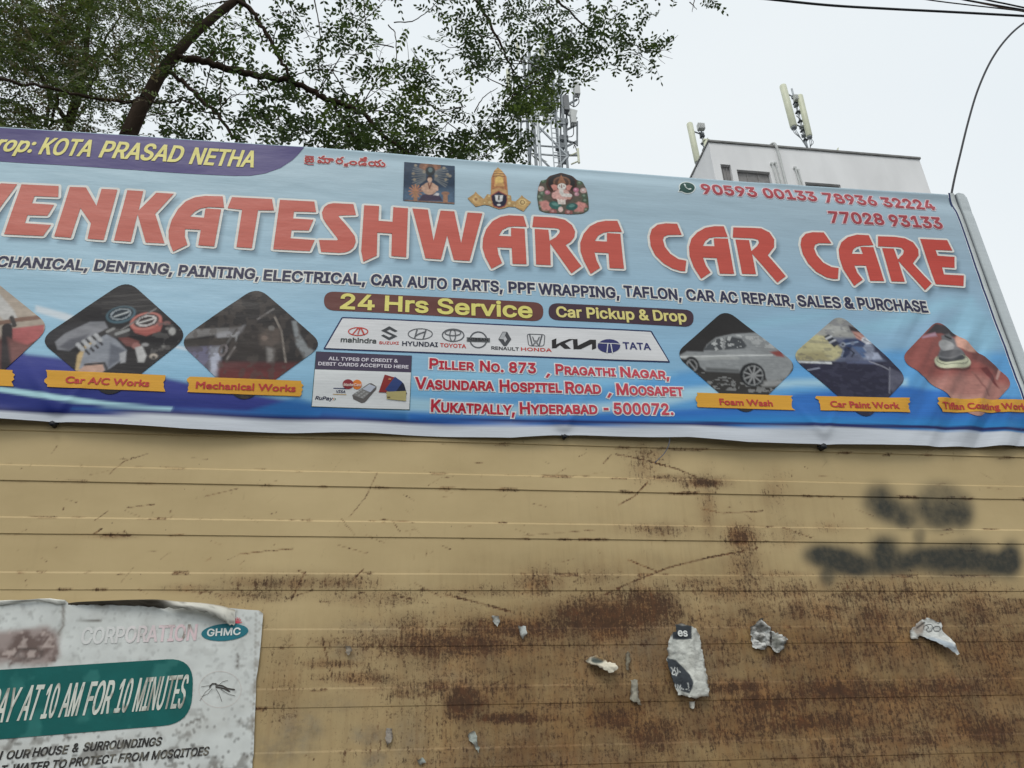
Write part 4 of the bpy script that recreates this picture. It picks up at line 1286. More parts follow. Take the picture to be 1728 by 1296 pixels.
def ph1(p):
    p.poly([(200, 350), (520, 300), (440, 420), (240, 420)], L(58, 56, 60), .02)
    for y in (165, 195, 225, 250): p.line([(520, y + 20), (800, y)], .004, L(78, 74, 72), .6)
    p.poly([(280, 412), (330, 370), (455, 310), (530, 308), (547, 340), (490, 372), (430, 400), (350, 457), (292, 452)], L(132, 132, 138))
    p.poly([(300, 440), (350, 400), (450, 372), (430, 400), (350, 457)], L(96, 96, 104), .008)
    p.ell(613, 275, 77, 42, L(72, 108, 122), -12); p.ell(613, 272, 66, 34, L(44, 56, 66), -12); p.ell(613, 273, 50, 25, L(140, 150, 156), -12, ring=.0035); p.line([(580, 285), (650, 262)], .004, L(190, 196, 196))
    p.poly([(658, 330), (684, 366), (740, 382), (812, 358), (826, 318), (815, 292)], L(180, 84, 72))
    p.ell(740, 308, 82, 43, L(206, 112, 96), -12); p.ell(742, 306, 66, 33, L(70, 62, 62), -12); p.ell(742, 306, 48, 23, L(196, 188, 184), -12, ring=.004); p.line([(700, 318), (778, 296)], .004, L(210, 206, 200))
    p.line([(600, 360), (790, 245)], .004, L(130, 126, 124))
    p.poly([(540, 350), (600, 345), (660, 372), (640, 392), (560, 392)], L(74, 70, 70)); p.line([(590, 372), (650, 352)], .011, L(150, 150, 148)); p.line([(545, 360), (575, 345)], .01, L(140, 138, 136))
    p.poly([(598, 392), (650, 388), (705, 408), (692, 440), (640, 432)], L(128, 70, 64)); p.ell(690, 432, 22, 16, L(168, 104, 96))
    p.poly([(382, 560), (392, 480), (430, 430), (470, 410), (500, 420), (440, 480), (408, 560)], L(198, 164, 96))
    p.poly([(400, 550), (430, 450), (500, 395), (540, 374), (590, 400), (640, 452), (622, 500), (556, 548), (520, 560)], L(140, 144, 154))
    for a in range(4): p.line([(420 + 26 * a, 440 - 12 * a), (452 + 22 * a, 474 - 16 * a)], .006, L(58, 56, 60)); p.line([(395 + 30 * a, 425 - 16 * a), (420 + 30 * a, 452 - 16 * a)], .013, L(176, 176, 178))
    p.poly([(560, 420), (640, 455), (610, 500), (545, 548)], L(104, 108, 120), .008)
    p.poly([(395, 565), (440, 522), (520, 516), (530, 555), (500, 600), (420, 600)], L(196, 150, 126)); p.line([(432, 528), (528, 520), (540, 548)], .008, L(60, 58, 60))
    p.poly([(684, 440), (720, 430), (742, 480), (730, 515), (700, 515)], L(182, 180, 178)); p.poly([(605, 470), (640, 455), (636, 515), (610, 520)], L(166, 166, 170))
    p.ell(872, 358, 18, 20, L(170, 168, 164)); p.ell(778, 484, 20, 14, L(176, 162, 146)); p.ell(778, 490, 10, 8, L(60, 56, 54)); p.ell(735, 425, 18, 9, L(150, 148, 148)); p.ell(845, 318, 20, 10, L(140, 96, 90)); p.ell(850, 345, 12, 7, L(120, 116, 112)); p.ell(828, 434, 9, 6, L(160, 156, 150))
    p.blot(.6, 40, 40, L(96, 92, 90), 9, [(780, 300), (920, 340), (900, 440), (760, 470)])


def ph2(p):
    p.poly([(930, 400), (945, 350), (1240, 338), (1200, 360), (1100, 375)], L(120, 116, 114), .006)
    p.poly([(930, 440), (1080, 430), (1090, 600), (930, 600)], L(110, 106, 134), .02); p.poly([(1062, 440), (1122, 432), (1112, 590), (1062, 590)], L(170, 174, 192), .01)
    p.poly([(1096, 372), (1200, 345), (1240, 330), (1228, 360), (1170, 410), (1096, 410)], L(146, 144, 148), .01)
    p.line([(930, 418), (1180, 408)], .03, L(66, 60, 56)); p.line([(1150, 420), (1200, 350)], .007, L(96, 92, 90)); p.line([(1175, 385), (1200, 380), (1195, 410)], .004, L(150, 150, 150))
    p.poly([(1140, 500), (1180, 430), (1240, 370), (1320, 330), (1400, 330), (1440, 420), (1440, 520)], L(60, 53, 50), .02)
    p.ell(1130, 455, 16, 28, L(120, 110, 112), 20, ring=.005)
    p.poly([(1105, 512), (1520, 518), (1440, 620), (1105, 620)], L(98, 46, 46), .012); p.poly([(1105, 560), (1460, 560), (1440, 620), (1105, 620)], L(116, 48, 46), .02)
    p.poly([(1478, 310), (1502, 308), (1520, 380), (1560, 440), (1606, 470), (1545, 505), (1500, 430)], L(132, 136, 138), .006)
    p.line([(1306, 300), (1386, 248)], .005, L(120, 114, 112)); p.line([(1392, 290), (1425, 360), (1447, 515)], .0045, L(150, 138, 126))
    p.poly([(1310, 380), (1350, 350), (1420, 345), (1425, 410), (1380, 440), (1320, 430)], L(96, 82, 74), .012); p.poly([(1350, 440), (1390, 450), (1385, 515), (1355, 515)], L(134, 128, 124), .01)
    p.ell(1375, 345, 14, 12, L(140, 136, 132)); p.line([(1150, 500), (1190, 440)], .006, L(128, 120, 116)); p.ell(1340, 395, 16, 14, L(124, 104, 92)); p.blot(.5, 45, 30, L(84, 74, 68), 4)


def ph3(p):
    p.poly([(70, 420), (640, 420), (640, 640), (70, 640)], L(58, 55, 52), .02)
    p.blot(.75, 55, 90, L(140, 140, 138), 14, [(120, 410), (480, 480), (620, 440), (560, 530), (200, 500)])
    p.poly([(60, 350), (110, 322), (188, 325), (206, 290), (250, 255), (330, 238), (440, 232), (510, 260), (560, 305), (612, 345), (618, 400), (590, 450), (500, 472), (480, 430), (430, 385), (385, 390), (362, 425), (200, 418), (160, 385), (100, 355)], L(138, 141, 142))
    p.poly([(60, 352), (110, 340), (350, 345), (365, 360), (120, 365)], L(158, 160, 158), .006); p.poly([(200, 400), (360, 408), (362, 425), (200, 418)], L(96, 98, 98), .006)
    p.poly([(188, 318), (215, 285), (255, 262), (320, 250), (372, 262), (398, 296), (385, 308), (250, 318)], L(74, 77, 80)); p.blot(.9, 60, 70, L(176, 178, 176), 5, [(188, 318), (255, 262), (320, 250), (398, 296), (250, 318)])
    p.line([(292, 252), (285, 316)], .008, L(134, 136, 136)); p.blot(.5, 50, 60, L(196, 198, 196), 25, [(330, 238), (520, 262), (560, 310), (430, 300)])
    p.line([(70, 350), (300, 343), (520, 340)], .004, L(196, 198, 196)); p.poly([(508, 325), (560, 318), (578, 350), (540, 345)], L(150, 62, 54), .006)
    p.ell(425, 436, 62, 58, L(40, 40, 42), 20); p.ell(428, 438, 46, 46, L(110, 112, 112), 20, ring=.004)
    for a in range(0, 360, 40): p.line([(428, 438), (428 + 44 * math.cos(math.radians(a)), 438 + 44 * math.sin(math.radians(a)))], .0055, L(146, 146, 146))
    p.ell(135, 388, 34, 42, L(44, 44, 44), -25); p.ell(135, 390, 22, 28, L(120, 120, 120), -25, ring=.004); p.line([(120, 372), (150, 408)], .005, L(140, 140, 140))
    p.poly([(480, 465), (600, 460), (540, 490), (470, 492)], L(150, 150, 148), .01)


def ph4(p):
    p.poly([(600, 255), (1180, 255), (1180, 420), (600, 420)], L(92, 100, 128), .02)
    p.poly([(930, 290), (1010, 270), (1060, 350), (960, 360)], L(138, 148, 172), .012)
    p.poly([(630, 280), (720, 240), (790, 250), (850, 305), (862, 335), (815, 366), (620, 372)], L(186, 176, 118), .01); p.poly([(640, 330), (760, 320), (800, 366), (640, 370)], L(160, 148, 96), .012)
    p.poly([(720, 235), (850, 160), (930, 215), (905, 250), (780, 246)], L(154, 153, 147), .012); p.poly([(760, 215), (850, 190), (880, 225), (800, 236)], L(172, 172, 166), .008)
    p.poly([(886, 195), (940, 215), (990, 250), (950, 260), (895, 222)], L(66, 52, 54), .005); p.poly([(902, 224), (948, 232), (992, 262), (975, 282), (930, 268)], L(196, 134, 116), .005)
    p.line([(915, 240), (950, 262)], .004, L(150, 92, 80)); p.ell(975, 268, 28, 20, L(204, 206, 214)); p.line([(955, 262), (992, 280)], .0035, L(150, 152, 162))
    p.poly([(1000, 275), (1160, 380), (1160, 440), (1010, 330)], L(48, 50, 74), .012)
    p.poly([(838, 284), (872, 262), (930, 262), (968, 284), (958, 300), (900, 302), (850, 306)], L(48, 66, 106), .005)      # gun barrel
    p.poly([(868, 300), (900, 298), (890, 335), (870, 352), (846, 350)], L(40, 52, 84), .004); p.poly([(905, 300), (950, 298), (985, 345), (955, 352)], L(74, 104, 150), .006)
    p.line([(845, 292), (930, 276)], .004, L(140, 160, 190)); p.ell(858, 290, 12, 12, L(150, 156, 168)); p.ell(858, 290, 6, 6, L(50, 56, 72)); p.line([(862, 320), (852, 345)], .005, L(120, 134, 160)); p.ell(905, 284, 9, 8, L(120, 132, 156)); p.line([(880, 304), (912, 330), (900, 348)], .004, L(28, 32, 48))
    p.poly([(766, 252), (790, 240), (842, 285), (816, 303)], L(38, 42, 56), .004); p.line([(778, 262), (803, 250)], .007, L(196, 198, 202)); p.line([(795, 281), (821, 268)], .006, L(190, 192, 196))
    p.poly([(620, 372), (1180, 372), (1180, 640), (620, 640)], L(46, 44, 66), .006); p.poly([(960, 332), (1025, 328), (1045, 360), (980, 364)], L(156, 166, 192), .007); p.poly([(870, 366), (1000, 366), (1020, 384), (880, 380)], L(84, 92, 126), .006)
    p.line([(630, 372), (800, 378)], .009, L(208, 210, 212)); p.line([(640, 440), (690, 412), (745, 402)], .004, L(140, 144, 166)); p.poly([(625, 400), (700, 455), (760, 500), (790, 545), (640, 520)], L(98, 122, 166), .01); p.line([(700, 455), (790, 545)], .005, L(150, 160, 186))
    p.line([(985, 370), (1050, 395), (1140, 440)], .004, L(140, 140, 156)); p.poly([(1082, 400), (1170, 440), (1100, 520), (1082, 500)], L(92, 92, 112), .01); p.line([(1084, 400), (1082, 520)], .004, L(126, 126, 142)); p.blot(.35, 30, 60, L(70, 70, 94), 44)


def ph5(p):
    p.poly([(1150, 420), (1250, 450), (1500, 430), (1680, 500), (1600, 640), (1250, 640)], L(178, 112, 98), .03)
    p.poly([(1250, 240), (1300, 190), (1420, 205), (1480, 240), (1400, 250), (1330, 235)], L(66, 58, 62), .006); p.poly([(1240, 250), (1300, 232), (1310, 250), (1240, 258)], L(176, 130, 150), .006)
    p.poly([(1376, 220), (1430, 225), (1500, 262), (1470, 275)], L(78, 66, 68), .005)
    p.poly([(1390, 270), (1410, 240), (1440, 245), (1520, 295), (1495, 328), (1440, 322), (1400, 300)], L(214, 150, 124), .006); p.poly([(1398, 235), (1440, 250), (1475, 262), (1420, 262)], L(200, 140, 118), .004)
    p.poly([(1480, 330), (1560, 300), (1640, 380), (1600, 430), (1480, 360)], L(112, 60, 56), .02)
    p.ell(1385, 388, 88, 30, L(112, 54, 50), 4); p.ell(1385, 370, 88, 36, L(204, 206, 166), 4); p.ell(1378, 348, 64, 26, L(64, 66, 70), 4); p.ell(1384, 362, 74, 24, L(150, 152, 122), 4, ring=.003)
    p.poly([(1316, 345), (1330, 300), (1336, 270), (1330, 245), (1372, 232), (1398, 260), (1404, 300), (1438, 340), (1380, 358)], L(112, 112, 116), .006); p.ell(1356, 290, 38, 26, L(164, 164, 164), 15); p.ell(1372, 330, 46, 18, L(92, 92, 96)); p.line([(1352, 246), (1380, 256)], .008, L(50, 50, 52))
    p.poly([(1512, 405), (1545, 398), (1580, 440), (1612, 500), (1560, 452)], L(118, 44, 42), .005); p.poly([(1180, 460), (1240, 450), (1330, 540), (1290, 560)], L(196, 120, 100), .02)
    p.line([(1480, 420), (1560, 530)], .008, L(150, 88, 78)); p.line([(1620, 380), (1600, 450)], .01, L(192, 140, 128))
    p.poly([(1300, 520), (1520, 540), (1560, 640), (1300, 640)], L(196, 136, 118), .02)


photo(TL_, (-460, 330), (-115, 60), (226, 335), (-100, 640), (176, 158, 138), ph0, 'printed photo of a dent being pulled, cut by the left of the picture', 61)
photo(TL_, (232, 400), (640, 122), (924, 380), (560, 672), (46, 43, 45), ph1, 'printed photo of gloved hands with two pressure gauges', 62)
photo(TL_, (935, 408), (1300, 157), (1606, 428), (1232, 692), (52, 48, 48), ph2, 'printed photo of a dark engine bay', 63)
photo(TR_, (77, 340), (300, 141), (617, 388), (392, 608), (48, 45, 44), ph3, 'printed photo of a foam-covered car', 64)
photo(TR_, (634, 350), (850, 161), (1147, 440), (966, 628), (150, 150, 144), ph4, 'printed photo of a spray gun and a dark purple car', 65)
photo(TR_, (1159, 360), (1322, 188), (1655, 462), (1500, 628), (158, 76, 66), ph5, 'printed photo of a polishing pad on red paint', 66)

# ---- caption strips with torn ends
capc = L(218, 160, 52); capt = L(186, 62, 58)


def caption(T, tl, tr, br, bl, text, a, b_, cap, label, seed):
    r = random.Random(seed); q = []
    n = 7
    for k in range(n + 1):
        t = k / n; q.append((bl[0] + (tl[0] - bl[0]) * t + r.uniform(-9, 9), bl[1] + (tl[1] - bl[1]) * t))
    for k in range(n + 1):
        t = k / n; q.append((tr[0] + (br[0] - tr[0]) * t + r.uniform(-9, 9), tr[1] + (br[1] - tr[1]) * t))
    i = Ink(); i.poly([T(*k) for k in q], capc, LIFT3 + .0002)
    o = i.build('caption_strip', M_FLEX, ban, surf, 0, .018); tag(o, label)
    if text:
        i = Ink(); write(i, text, a, b_, cap, T, capt, font='body', bold=.0052, lift=LIFT4 + .0012); i.build('caption_lettering', M_FLEX, o, surf, 0, .018)


caption(TL_, (-400, 530), (74, 557), (66, 638), (-400, 615), '', 0, 0, 0, 'blank end of a yellow caption strip at the left', 1)
caption(TL_, (238, 556), (837, 581), (828, 663), (232, 640), 'Car A/C Works', (330, 622), (755, 640), 34, 'yellow caption strip under the gauges photo', 2)
caption(TL_, (956, 588), (1530, 609), (1524, 683), (952, 664), 'Mechanical Works', (990, 647), (1496, 663), 34, 'yellow caption strip under the engine photo', 3)
caption(TR_, (152, 520), (612, 535), (622, 605), (168, 588), 'Foam Wash', (268, 579), (523, 587), 30, 'yellow caption strip under the foamed car photo', 4)
caption(TR_, (730, 537), (1171, 545), (1183, 612), (748, 605), 'Car Paint Work', (800, 591), (1131, 597), 30, 'yellow caption strip under the spray gun photo', 5)
caption(TR_, (1306, 545), (1790, 556), (1790, 612), (1332, 610), 'Tiflan Coating Work', (1340, 597), (1745, 602), 30, 'yellow caption strip under the polishing photo', 6)

# ---- three small religious pictures along the top
TD = plane_map(660, 260, 4.937, BY)


def picture(outline, base, fn, label, seed, round_=0):
    o = [TD(*k) for k in outline]
    if round_: o = rounded(o, round_, 3)
    v, f = patch(o, .0034)
    p = Paint(v, L(*base), TD, .0026)
    fn(p); lum = (p.c @ np.array([.3, .6, .1]))[:, None]; p.c = np.maximum((p.c * .76 + lum * .24) * 1.05 - .022, .003)
    p.grain(.34, 110, 120, seed)
    i = Ink(); i.tris(v, f, np.clip(p.c, .004, .86), LIFT2)
    tag(i.build('religious_picture', M_FLEX, ban, surf, 0, None), label)


def pic1(p):
    p.poly([(90, 300), (540, 300), (540, 430), (90, 430)], L(74, 104, 132), .03)
    p.ell(325, 100, 92, 52, L(126, 82, 58)); p.ell(328, 105, 62, 40, L(150, 96, 60))
    for a in range(-64, 65, 16):
        for s_ in (-1, 1):
            r_ = math.radians(a); p.line([(325 + s_ * 40, 180 + 40 * math.sin(r_)), (325 + s_ * 150 * math.cos(r_ * .5), 190 + 95 * math.sin(r_))], .006, L(112, 116, 116), .75)
    for x, y in ((185, 165), (195, 215), (470, 170), (490, 185), (455, 215), (440, 110), (205, 90), (275, 150), (375, 185)): p.ell(x, y, 13, 12, L(140, 128, 108))
    p.ell(327, 140, 40, 44, L(34, 46, 50)); p.ell(327, 132, 18, 22, L(86, 108, 110)); p.poly([(290, 100), (327, 62), (364, 100)], L(110, 72, 52))
    p.poly([(225, 392), (262, 340), (390, 330), (432, 392)], L(66, 52, 78)); p.ell(320, 290, 62, 52, L(186, 142, 112)); p.poly([(262, 262), (378, 262), (390, 305), (255, 305)], L(196, 150, 120))
    p.line([(262, 275), (262, 300), (310, 305)], .011, L(200, 152, 122)); p.line([(380, 275), (382, 300), (335, 305)], .011, L(200, 152, 122)); p.line([(310, 245), (320, 290), (335, 245)], .004, L(120, 60, 44))
    p.ell(322, 215, 19, 24, L(208, 164, 134)); p.poly([(300, 210), (306, 186), (322, 180), (340, 188), (344, 212), (334, 198), (312, 198)], L(52, 38, 36)); p.poly([(380, 325), (400, 330), (395, 350), (350, 345)], L(196, 190, 190))
    for a in range(0, 360, 30): p.line([(203, 312), (203 + 54 * math.cos(math.radians(a)), 312 + 54 * math.sin(math.radians(a)))], .006, L(176, 112, 70))
    p.line([(203, 320), (203, 395)], .016, L(170, 116, 74)); p.line([(452, 330), (452, 405)], .02, L(164, 112, 76)); p.ell(452, 330, 34, 16, L(150, 104, 76)); p.line([(120, 392), (520, 412)], .008, L(140, 100, 76))


def pic2(p):
    p.poly([(836, 335), (842, 190), (866, 130), (893, 95), (922, 130), (956, 185), (970, 335)], L(196, 146, 56)); p.poly([(836, 335), (842, 190), (856, 150), (864, 335)], L(170, 82, 46), .01); p.poly([(970, 335), (956, 185), (944, 150), (936, 335)], L(170, 82, 46), .01)
    for y in (128, 152, 178): p.line([(850, y + 8), (893, y), (944, y + 8)], .004, L(120, 74, 34))
    p.ell(900, 225, 34, 42, L(222, 178, 62)); p.ell(900, 262, 44, 22, L(206, 150, 62)); p.ell(900, 285, 52, 18, L(176, 112, 52)); p.poly([(834, 300), (893, 282), (970, 300), (970, 340), (834, 340)], L(192, 142, 74))
    p.poly([(832, 345), (895, 305), (968, 345), (968, 405), (948, 440), (900, 456), (855, 440), (836, 405)], L(150, 64, 56)); p.poly([(838, 350), (895, 316), (962, 350), (960, 402), (942, 432), (900, 444), (860, 432), (842, 402)], L(36, 38, 62))
    p.poly([(864, 345), (932, 345), (926, 392), (900, 404), (872, 392)], L(206, 206, 204)); p.line([(898, 352), (897, 380)], .006, L(54, 48, 46)); p.ell(898, 425, 16, 8, L(206, 204, 198))
    for x, y, r_ in ((816, 350, 16), (820, 405, 24), (778, 408, 15), (980, 360, 16), (985, 412, 24), (1024, 430, 15)): p.ell(x, y, r_, r_, L(182, 140, 66)); p.ell(x, y, r_ * .5, r_ * .5, L(214, 184, 112))
    p.poly([(704, 330), (770, 380), (710, 428), (648, 372)], L(190, 146, 70)); p.ell(706, 378, 30, 27, L(206, 166, 92)); p.ell(706, 378, 12, 11, L(158, 106, 50)); p.ell(705, 328, 14, 13, L(186, 140, 70)); p.ell(640, 375, 13, 12, L(184, 140, 70))
    p.poly([(1090, 358), (1152, 402), (1100, 474), (1038, 405)], L(196, 154, 74)); p.ell(1094, 402, 32, 27, L(216, 184, 104)); p.ell(1094, 404, 18, 16, L(150, 104, 48), ring=.0025); p.ell(1088, 356, 14, 13, L(188, 144, 72)); p.ell(1154, 404, 13, 12, L(184, 140, 70))


def pic3(p):
    p.ell(1420, 245, 130, 104, L(72, 46, 36)); p.ell(1420, 240, 112, 88, L(44, 34, 32)); p.ell(1422, 235, 72, 56, L(122, 82, 56)); p.ell(1422, 240, 58, 46, L(82, 56, 44)); p.poly([(1385, 248), (1420, 160), (1456, 248)], L(146, 92, 54))
    for x, y, r_, c_ in ((1270, 225, 24, (70, 92, 66)), (1248, 290, 28, (198, 160, 150)), (1258, 330, 24, (84, 104, 80)), (1236, 360, 30, (72, 88, 66)), (1250, 395, 30, (82, 98, 74)), (1248, 440, 26, (74, 88, 66)), (1302, 320, 22, (190, 110, 128)), (1572, 240, 26, (78, 96, 70)), (1602, 305, 28, (196, 158, 152)), (1610, 350, 26, (70, 90, 70)), (1618, 390, 30, (64, 84, 64)), (1610, 440, 28, (160, 98, 88)), (1540, 300, 24, (184, 104, 128)), (1546, 335, 20, (190, 130, 140)), (1625, 466, 24, (80, 92, 70)), (1275, 470, 30, (98, 96, 76)), (1350, 482, 30, (150, 84, 78)), (1480, 486, 34, (140, 82, 76)), (1560, 480, 34, (96, 92, 74))):
        p.ell(x, y, r_, r_ * .8, L(*c_)); p.ell(x - 4, y - 4, r_ * .4, r_ * .35, L(*[min(255, q + 45) for q in c_]))
    p.ell(1425, 345, 96, 66, L(96, 66, 60)); p.ell(1422, 340, 66, 52, L(206, 152, 140)); p.ell(1360, 345, 22, 28, L(210, 150, 140)); p.ell(1484, 355, 20, 24, L(190, 130, 112))
    p.poly([(1232, 400), (1290, 388), (1340, 420), (1330, 470), (1260, 470)], L(204, 126, 116), .006); p.poly([(1620, 412), (1560, 398), (1510, 430), (1530, 480), (1600, 480)], L(206, 128, 118), .006)
    p.ell(1366, 428, 52, 32, L(40, 102, 94), 12); p.ell(1506, 440, 50, 30, L(38, 96, 90), -8); p.ell(1366, 420, 30, 14, L(84, 142, 132), 12); p.ell(1506, 432, 26, 12, L(78, 134, 126), -8); p.ell(1412, 462, 20, 22, L(216, 180, 170))
    p.poly([(1330, 262), (1352, 252), (1384, 262), (1384, 300), (1352, 304)], L(204, 124, 108)); p.poly([(1508, 268), (1484, 256), (1456, 266), (1462, 304), (1486, 304)], L(204, 124, 108))
    p.ell(1422, 272, 36, 28, L(216, 210, 200)); p.line([(1420, 280), (1416, 318), (1432, 342), (1490, 346)], .019, L(206, 200, 192)); p.ell(1404, 266, 5, 5, L(60, 44, 40)); p.ell(1440, 268, 5, 5, L(60, 44, 40)); p.line([(1420, 256), (1420, 282)], .003, L(150, 80, 60))
    for a in range(5): p.line([(1390 + a * 14, 380 + (a % 2) * 8), (1398 + a * 12, 415)], .006, L(214, 198, 186))


picture([(110, 58), (531, 88), (528, 418), (99, 390)], (38, 60, 84), pic1, 'small picture of a seated figure with many arms behind', 71)
picture([(636, 372), (690, 335), (704, 314), (722, 335), (772, 376), (800, 336), (830, 340), (834, 200), (862, 125), (893, 92), (926, 125), (962, 185), (974, 340), (998, 348), (1004, 390), (1036, 396), (1078, 358), (1088, 342), (1104, 360), (1166, 402), (1102, 480), (1030, 442), (975, 440), (940, 452), (900, 460), (855, 446), (815, 430), (775, 424), (716, 438), (704, 440)],
        (190, 146, 72), pic2, 'small golden crowned idol with ornaments to both sides', 72)
picture([(1215, 360), (1225, 280), (1250, 215), (1290, 215), (1320, 175), (1420, 138), (1510, 170), (1550, 220), (1590, 225), (1630, 300), (1642, 370), (1648, 465), (1600, 495), (1500, 502), (1400, 496), (1290, 490), (1232, 470)],
        (92, 84, 70), pic3, 'small picture of an elephant-headed deity among flowers', 73, .012)

# ------------------------------------------------------------------ the torn public notice
TP = plane_map(0, 960, 3.456, -.006)
out = [(-620, 215), (-300, 195), (-80, 196), (40, 186), (230, 180), (385, 184), (405, 205), (560, 205), (760, 208), (960, 206), (1150, 214), (1300, 226), (1440, 240), (1510, 244), (1536, 262), (1522, 440), (1510, 560),
       (1496, 640), (1494, 720), (1486, 900), (1480, 1090), (1474, 1110), (1470, 1260), (1466, 1420), (400, 1560), (-620, 1640)]
o = [TP(*k) for k in out]
v, f = patch(o, .0075)
p = Paint(v, L(206, 209, 205), TP, .006)
zq = np.array([TP(0, 0), TP(1728, 0), TP(0, 1200)])
pu = (v[:, 0] - zq[0][0]); pv = (v[:, 1] - zq[0][1])
n1 = fbm(v[:, 0] * 9, v[:, 1] * 13, 81, 5); n2 = fbm(v[:, 0] * 38, v[:, 1] * 46, 83, 4)
lowm = sst(TP(0, 700)[1], TP(0, 1100)[1], v[:, 1])
p.mix(.26 * sst(.5, .75, n1) * (.35 + .65 * lowm), L(140, 130, 116)); p.mix(.6 * sst(.60, .70, n2) * (.22 + .78 * lowm), L(86, 76, 66)); n3 = fbm(v[:, 0] * 80, v[:, 1] * 95, 85, 2); p.mix(.7 * sst(.70, .78, n3) * (.3 + .7 * lowm), L(60, 54, 48))
dirt = -poly_sd(v, [TP(*k) for k in ((-700, 380), (100, 340), (280, 335), (345, 400), (352, 500), (300, 560), (100, 545), (-700, 590))])
p.mix(.9 * sst(-.012, .02, dirt + .05 * (n1 - .5)), L(150, 132, 126)); p.mix(.85 * sst(.0, .03, dirt + .11 * (n2 - .5)) * sst(.44, .56, n1), L(100, 82, 76)); p.mix(.7 * sst(.56, .64, n2) * sst(.005, .02, dirt), L(196, 180, 172))
p.mix(.8 * sst(.01, -.006, np.abs(poly_sd(v, [TP(*k) for k in ((200, 470), (250, 480), (240, 520), (160, 530), (90, 510), (130, 470))]))), L(72, 66, 62))
p.line([(372, 215), (372, 330), (345, 380)], .006, L(110, 100, 90), .7)
for q_ in ([(465, 298), (585, 303)], [(1090, 912), (1140, 885), (1185, 868)], [(1385, 575), (1390, 520), (1380, 500)], [(1370, 575), (1420, 572)]): p.line(q_, .005, L(92, 84, 76), .8, .003)
p.line([(1494, 260), (1488, 640), (1470, 1100)], .003, L(140, 136, 128), .6, .003)
p.mix(.5 * sst(.025, .0, np.abs(poly_sd(v, o))) * sst(.5, .62, n2), L(120, 106, 88))
ps = lambda x, z: -.006 - .003 * fbm(np.asarray(x) * 5, np.asarray(z) * 5, 87, 3) - RD * 1.0 + 0 * np.asarray(x)
ink = Ink(); ink.tris(v, f, np.clip(p.c, .004, .86), 0)
KE = .74
no = empty('public_notice', (TP(-620, 1640)[0] * .5 + TP(1480, 1100)[0] * .5, -.01, TP(400, 1560)[1]))
tag(no, 'torn dirty white notice with a green panel and curled top edge, on the tan container', 'poster')
ink.build('paper_sheet', M_POSTER, no, ps, 0, None)


def worn(colr, seed, amt=.5):
    def g(Vt):
        n = fbm(Vt[:, 0] * 60, Vt[:, 1] * 50, seed, 3)[:, None]; t = amt * sst(.56, .7, n)
        return colr * (1 - t) + L(120, 116, 104) * t
    return g


ink = Ink(); q = [(-620, 622), (1000, 527), (1135, 527 + 20), (1130, 640), (1116, 905), (1000, 916), (-620, 1042)]
o2 = rounded([TP(*k) for k in [(-620, 630), (1134, 519), (1116, 903), (-620, 1046)]], [.001, .085, .085, .001], 8)
v, f = patch(o2, .009); n2 = fbm(v[:, 0] * 14, v[:, 1] * 20, 91, 4)[:, None]
ink.tris(v, f, L(12, 90, 86) * (1 - .22 * n2) + L(70, 120, 112) * .25 * sst(.6, .72, n2), .0016)
gp = ink.build('green_panel', M_POSTER, no, ps, 0, None)
ink = Ink(); wl = worn(L(194, 196, 186), 93, .8)
for s, a, b_, cp in (('DAY', (-90, 903), (74, 893), 200), ('AT', (103, 888), (205, 882), 205), ('10', (238, 877), (318, 868), 198), ('AM', (342, 868), (452, 858), 195), ('FOR', (485, 857), (636, 845), 195), ('10', (664, 842), (744, 836), 195), ('MINUTES', (772, 835), (1070, 812), 195)):
    write(ink, s, a, b_, cp, TP, None, bold=.0055, lift=.003, shear=.14, grad=wl)
ink.build('panel_lettering', M_POSTER, gp, ps, 0)
ink = Ink(); bl = worn(L(48, 46, 44), 95, .7)
for s, a, b_ in (('CLEAN', (-420, 1150), (-120, 1126)), ('IN', (-80, 1122), (8, 1115)), ('OUR', (36, 1113), (172, 1103)), ('HOUSE', (190, 1097), (394, 1080)), ('&', (420, 1072), (458, 1068)), ('SURROUNDINGS', (484, 1066), (940, 1032)),
                 ('T', (0, 1200), (34, 1197)), ('WATER', (68, 1192), (284, 1172)), ('TO', (300, 1168), (385, 1162)), ('PROTECT', (404, 1156), (668, 1132)), ('FROM', (690, 1130), (862, 1118)), ('MOSQITOES', (884, 1114), (1216, 1088))):
    if s == 'CLEAN': continue
    write(ink, s, a, b_, 52, TP, None, bold=.0032, lift=.0016, shear=.18, grad=bl)
ink.build('notice_lettering', M_POSTER, no, ps, 0)
ink = Ink(); write(ink, 'CORPORATION', (470, 442), (1146, 420), 98, TP, None, bold=.0022, lift=.0016, grad=lambda Vt: worn(L(206, 184, 186), 97, .9)(Vt) * sst(TP(620, 400)[0], TP(1080, 400)[0], Vt[:, 0])[:, None] + L(200, 200, 197) * (1 - sst(TP(620, 400)[0], TP(1080, 400)[0], Vt[:, 0])[:, None]))
ink.build('faded_lettering', M_POSTER, no, ps, 0)
ink = Ink(); ring_ = [TP(1313 + 137 * math.cos(t) , 372 + 50 * math.sin(t) - 10 * math.cos(t)) for t in np.linspace(0, 2 * math.pi, 32)[:-1]]
ink.poly(ring_, L(36, 106, 118), .0016)
write(ink, 'GHMC', (1208, 397), (1404, 388), 44, TP, L(204, 208, 204), bold=.0022, lift=.003)
for a in range(-80, 81, 26): ink.stroke([TP(1386 + 8 * math.sin(math.radians(a)), 318), TP(1386 + 26 * math.sin(math.radians(a)), 322 - 34 * math.cos(math.radians(a)))], .0028, L(190, 70, 84), .003 + .0001 * (a + 80) / 26)
tag(ink.build('round_emblem', M_POSTER, no, ps, 0), 'teal oval emblem with white letters')
ink = Ink(); mo = L(66, 62, 58)
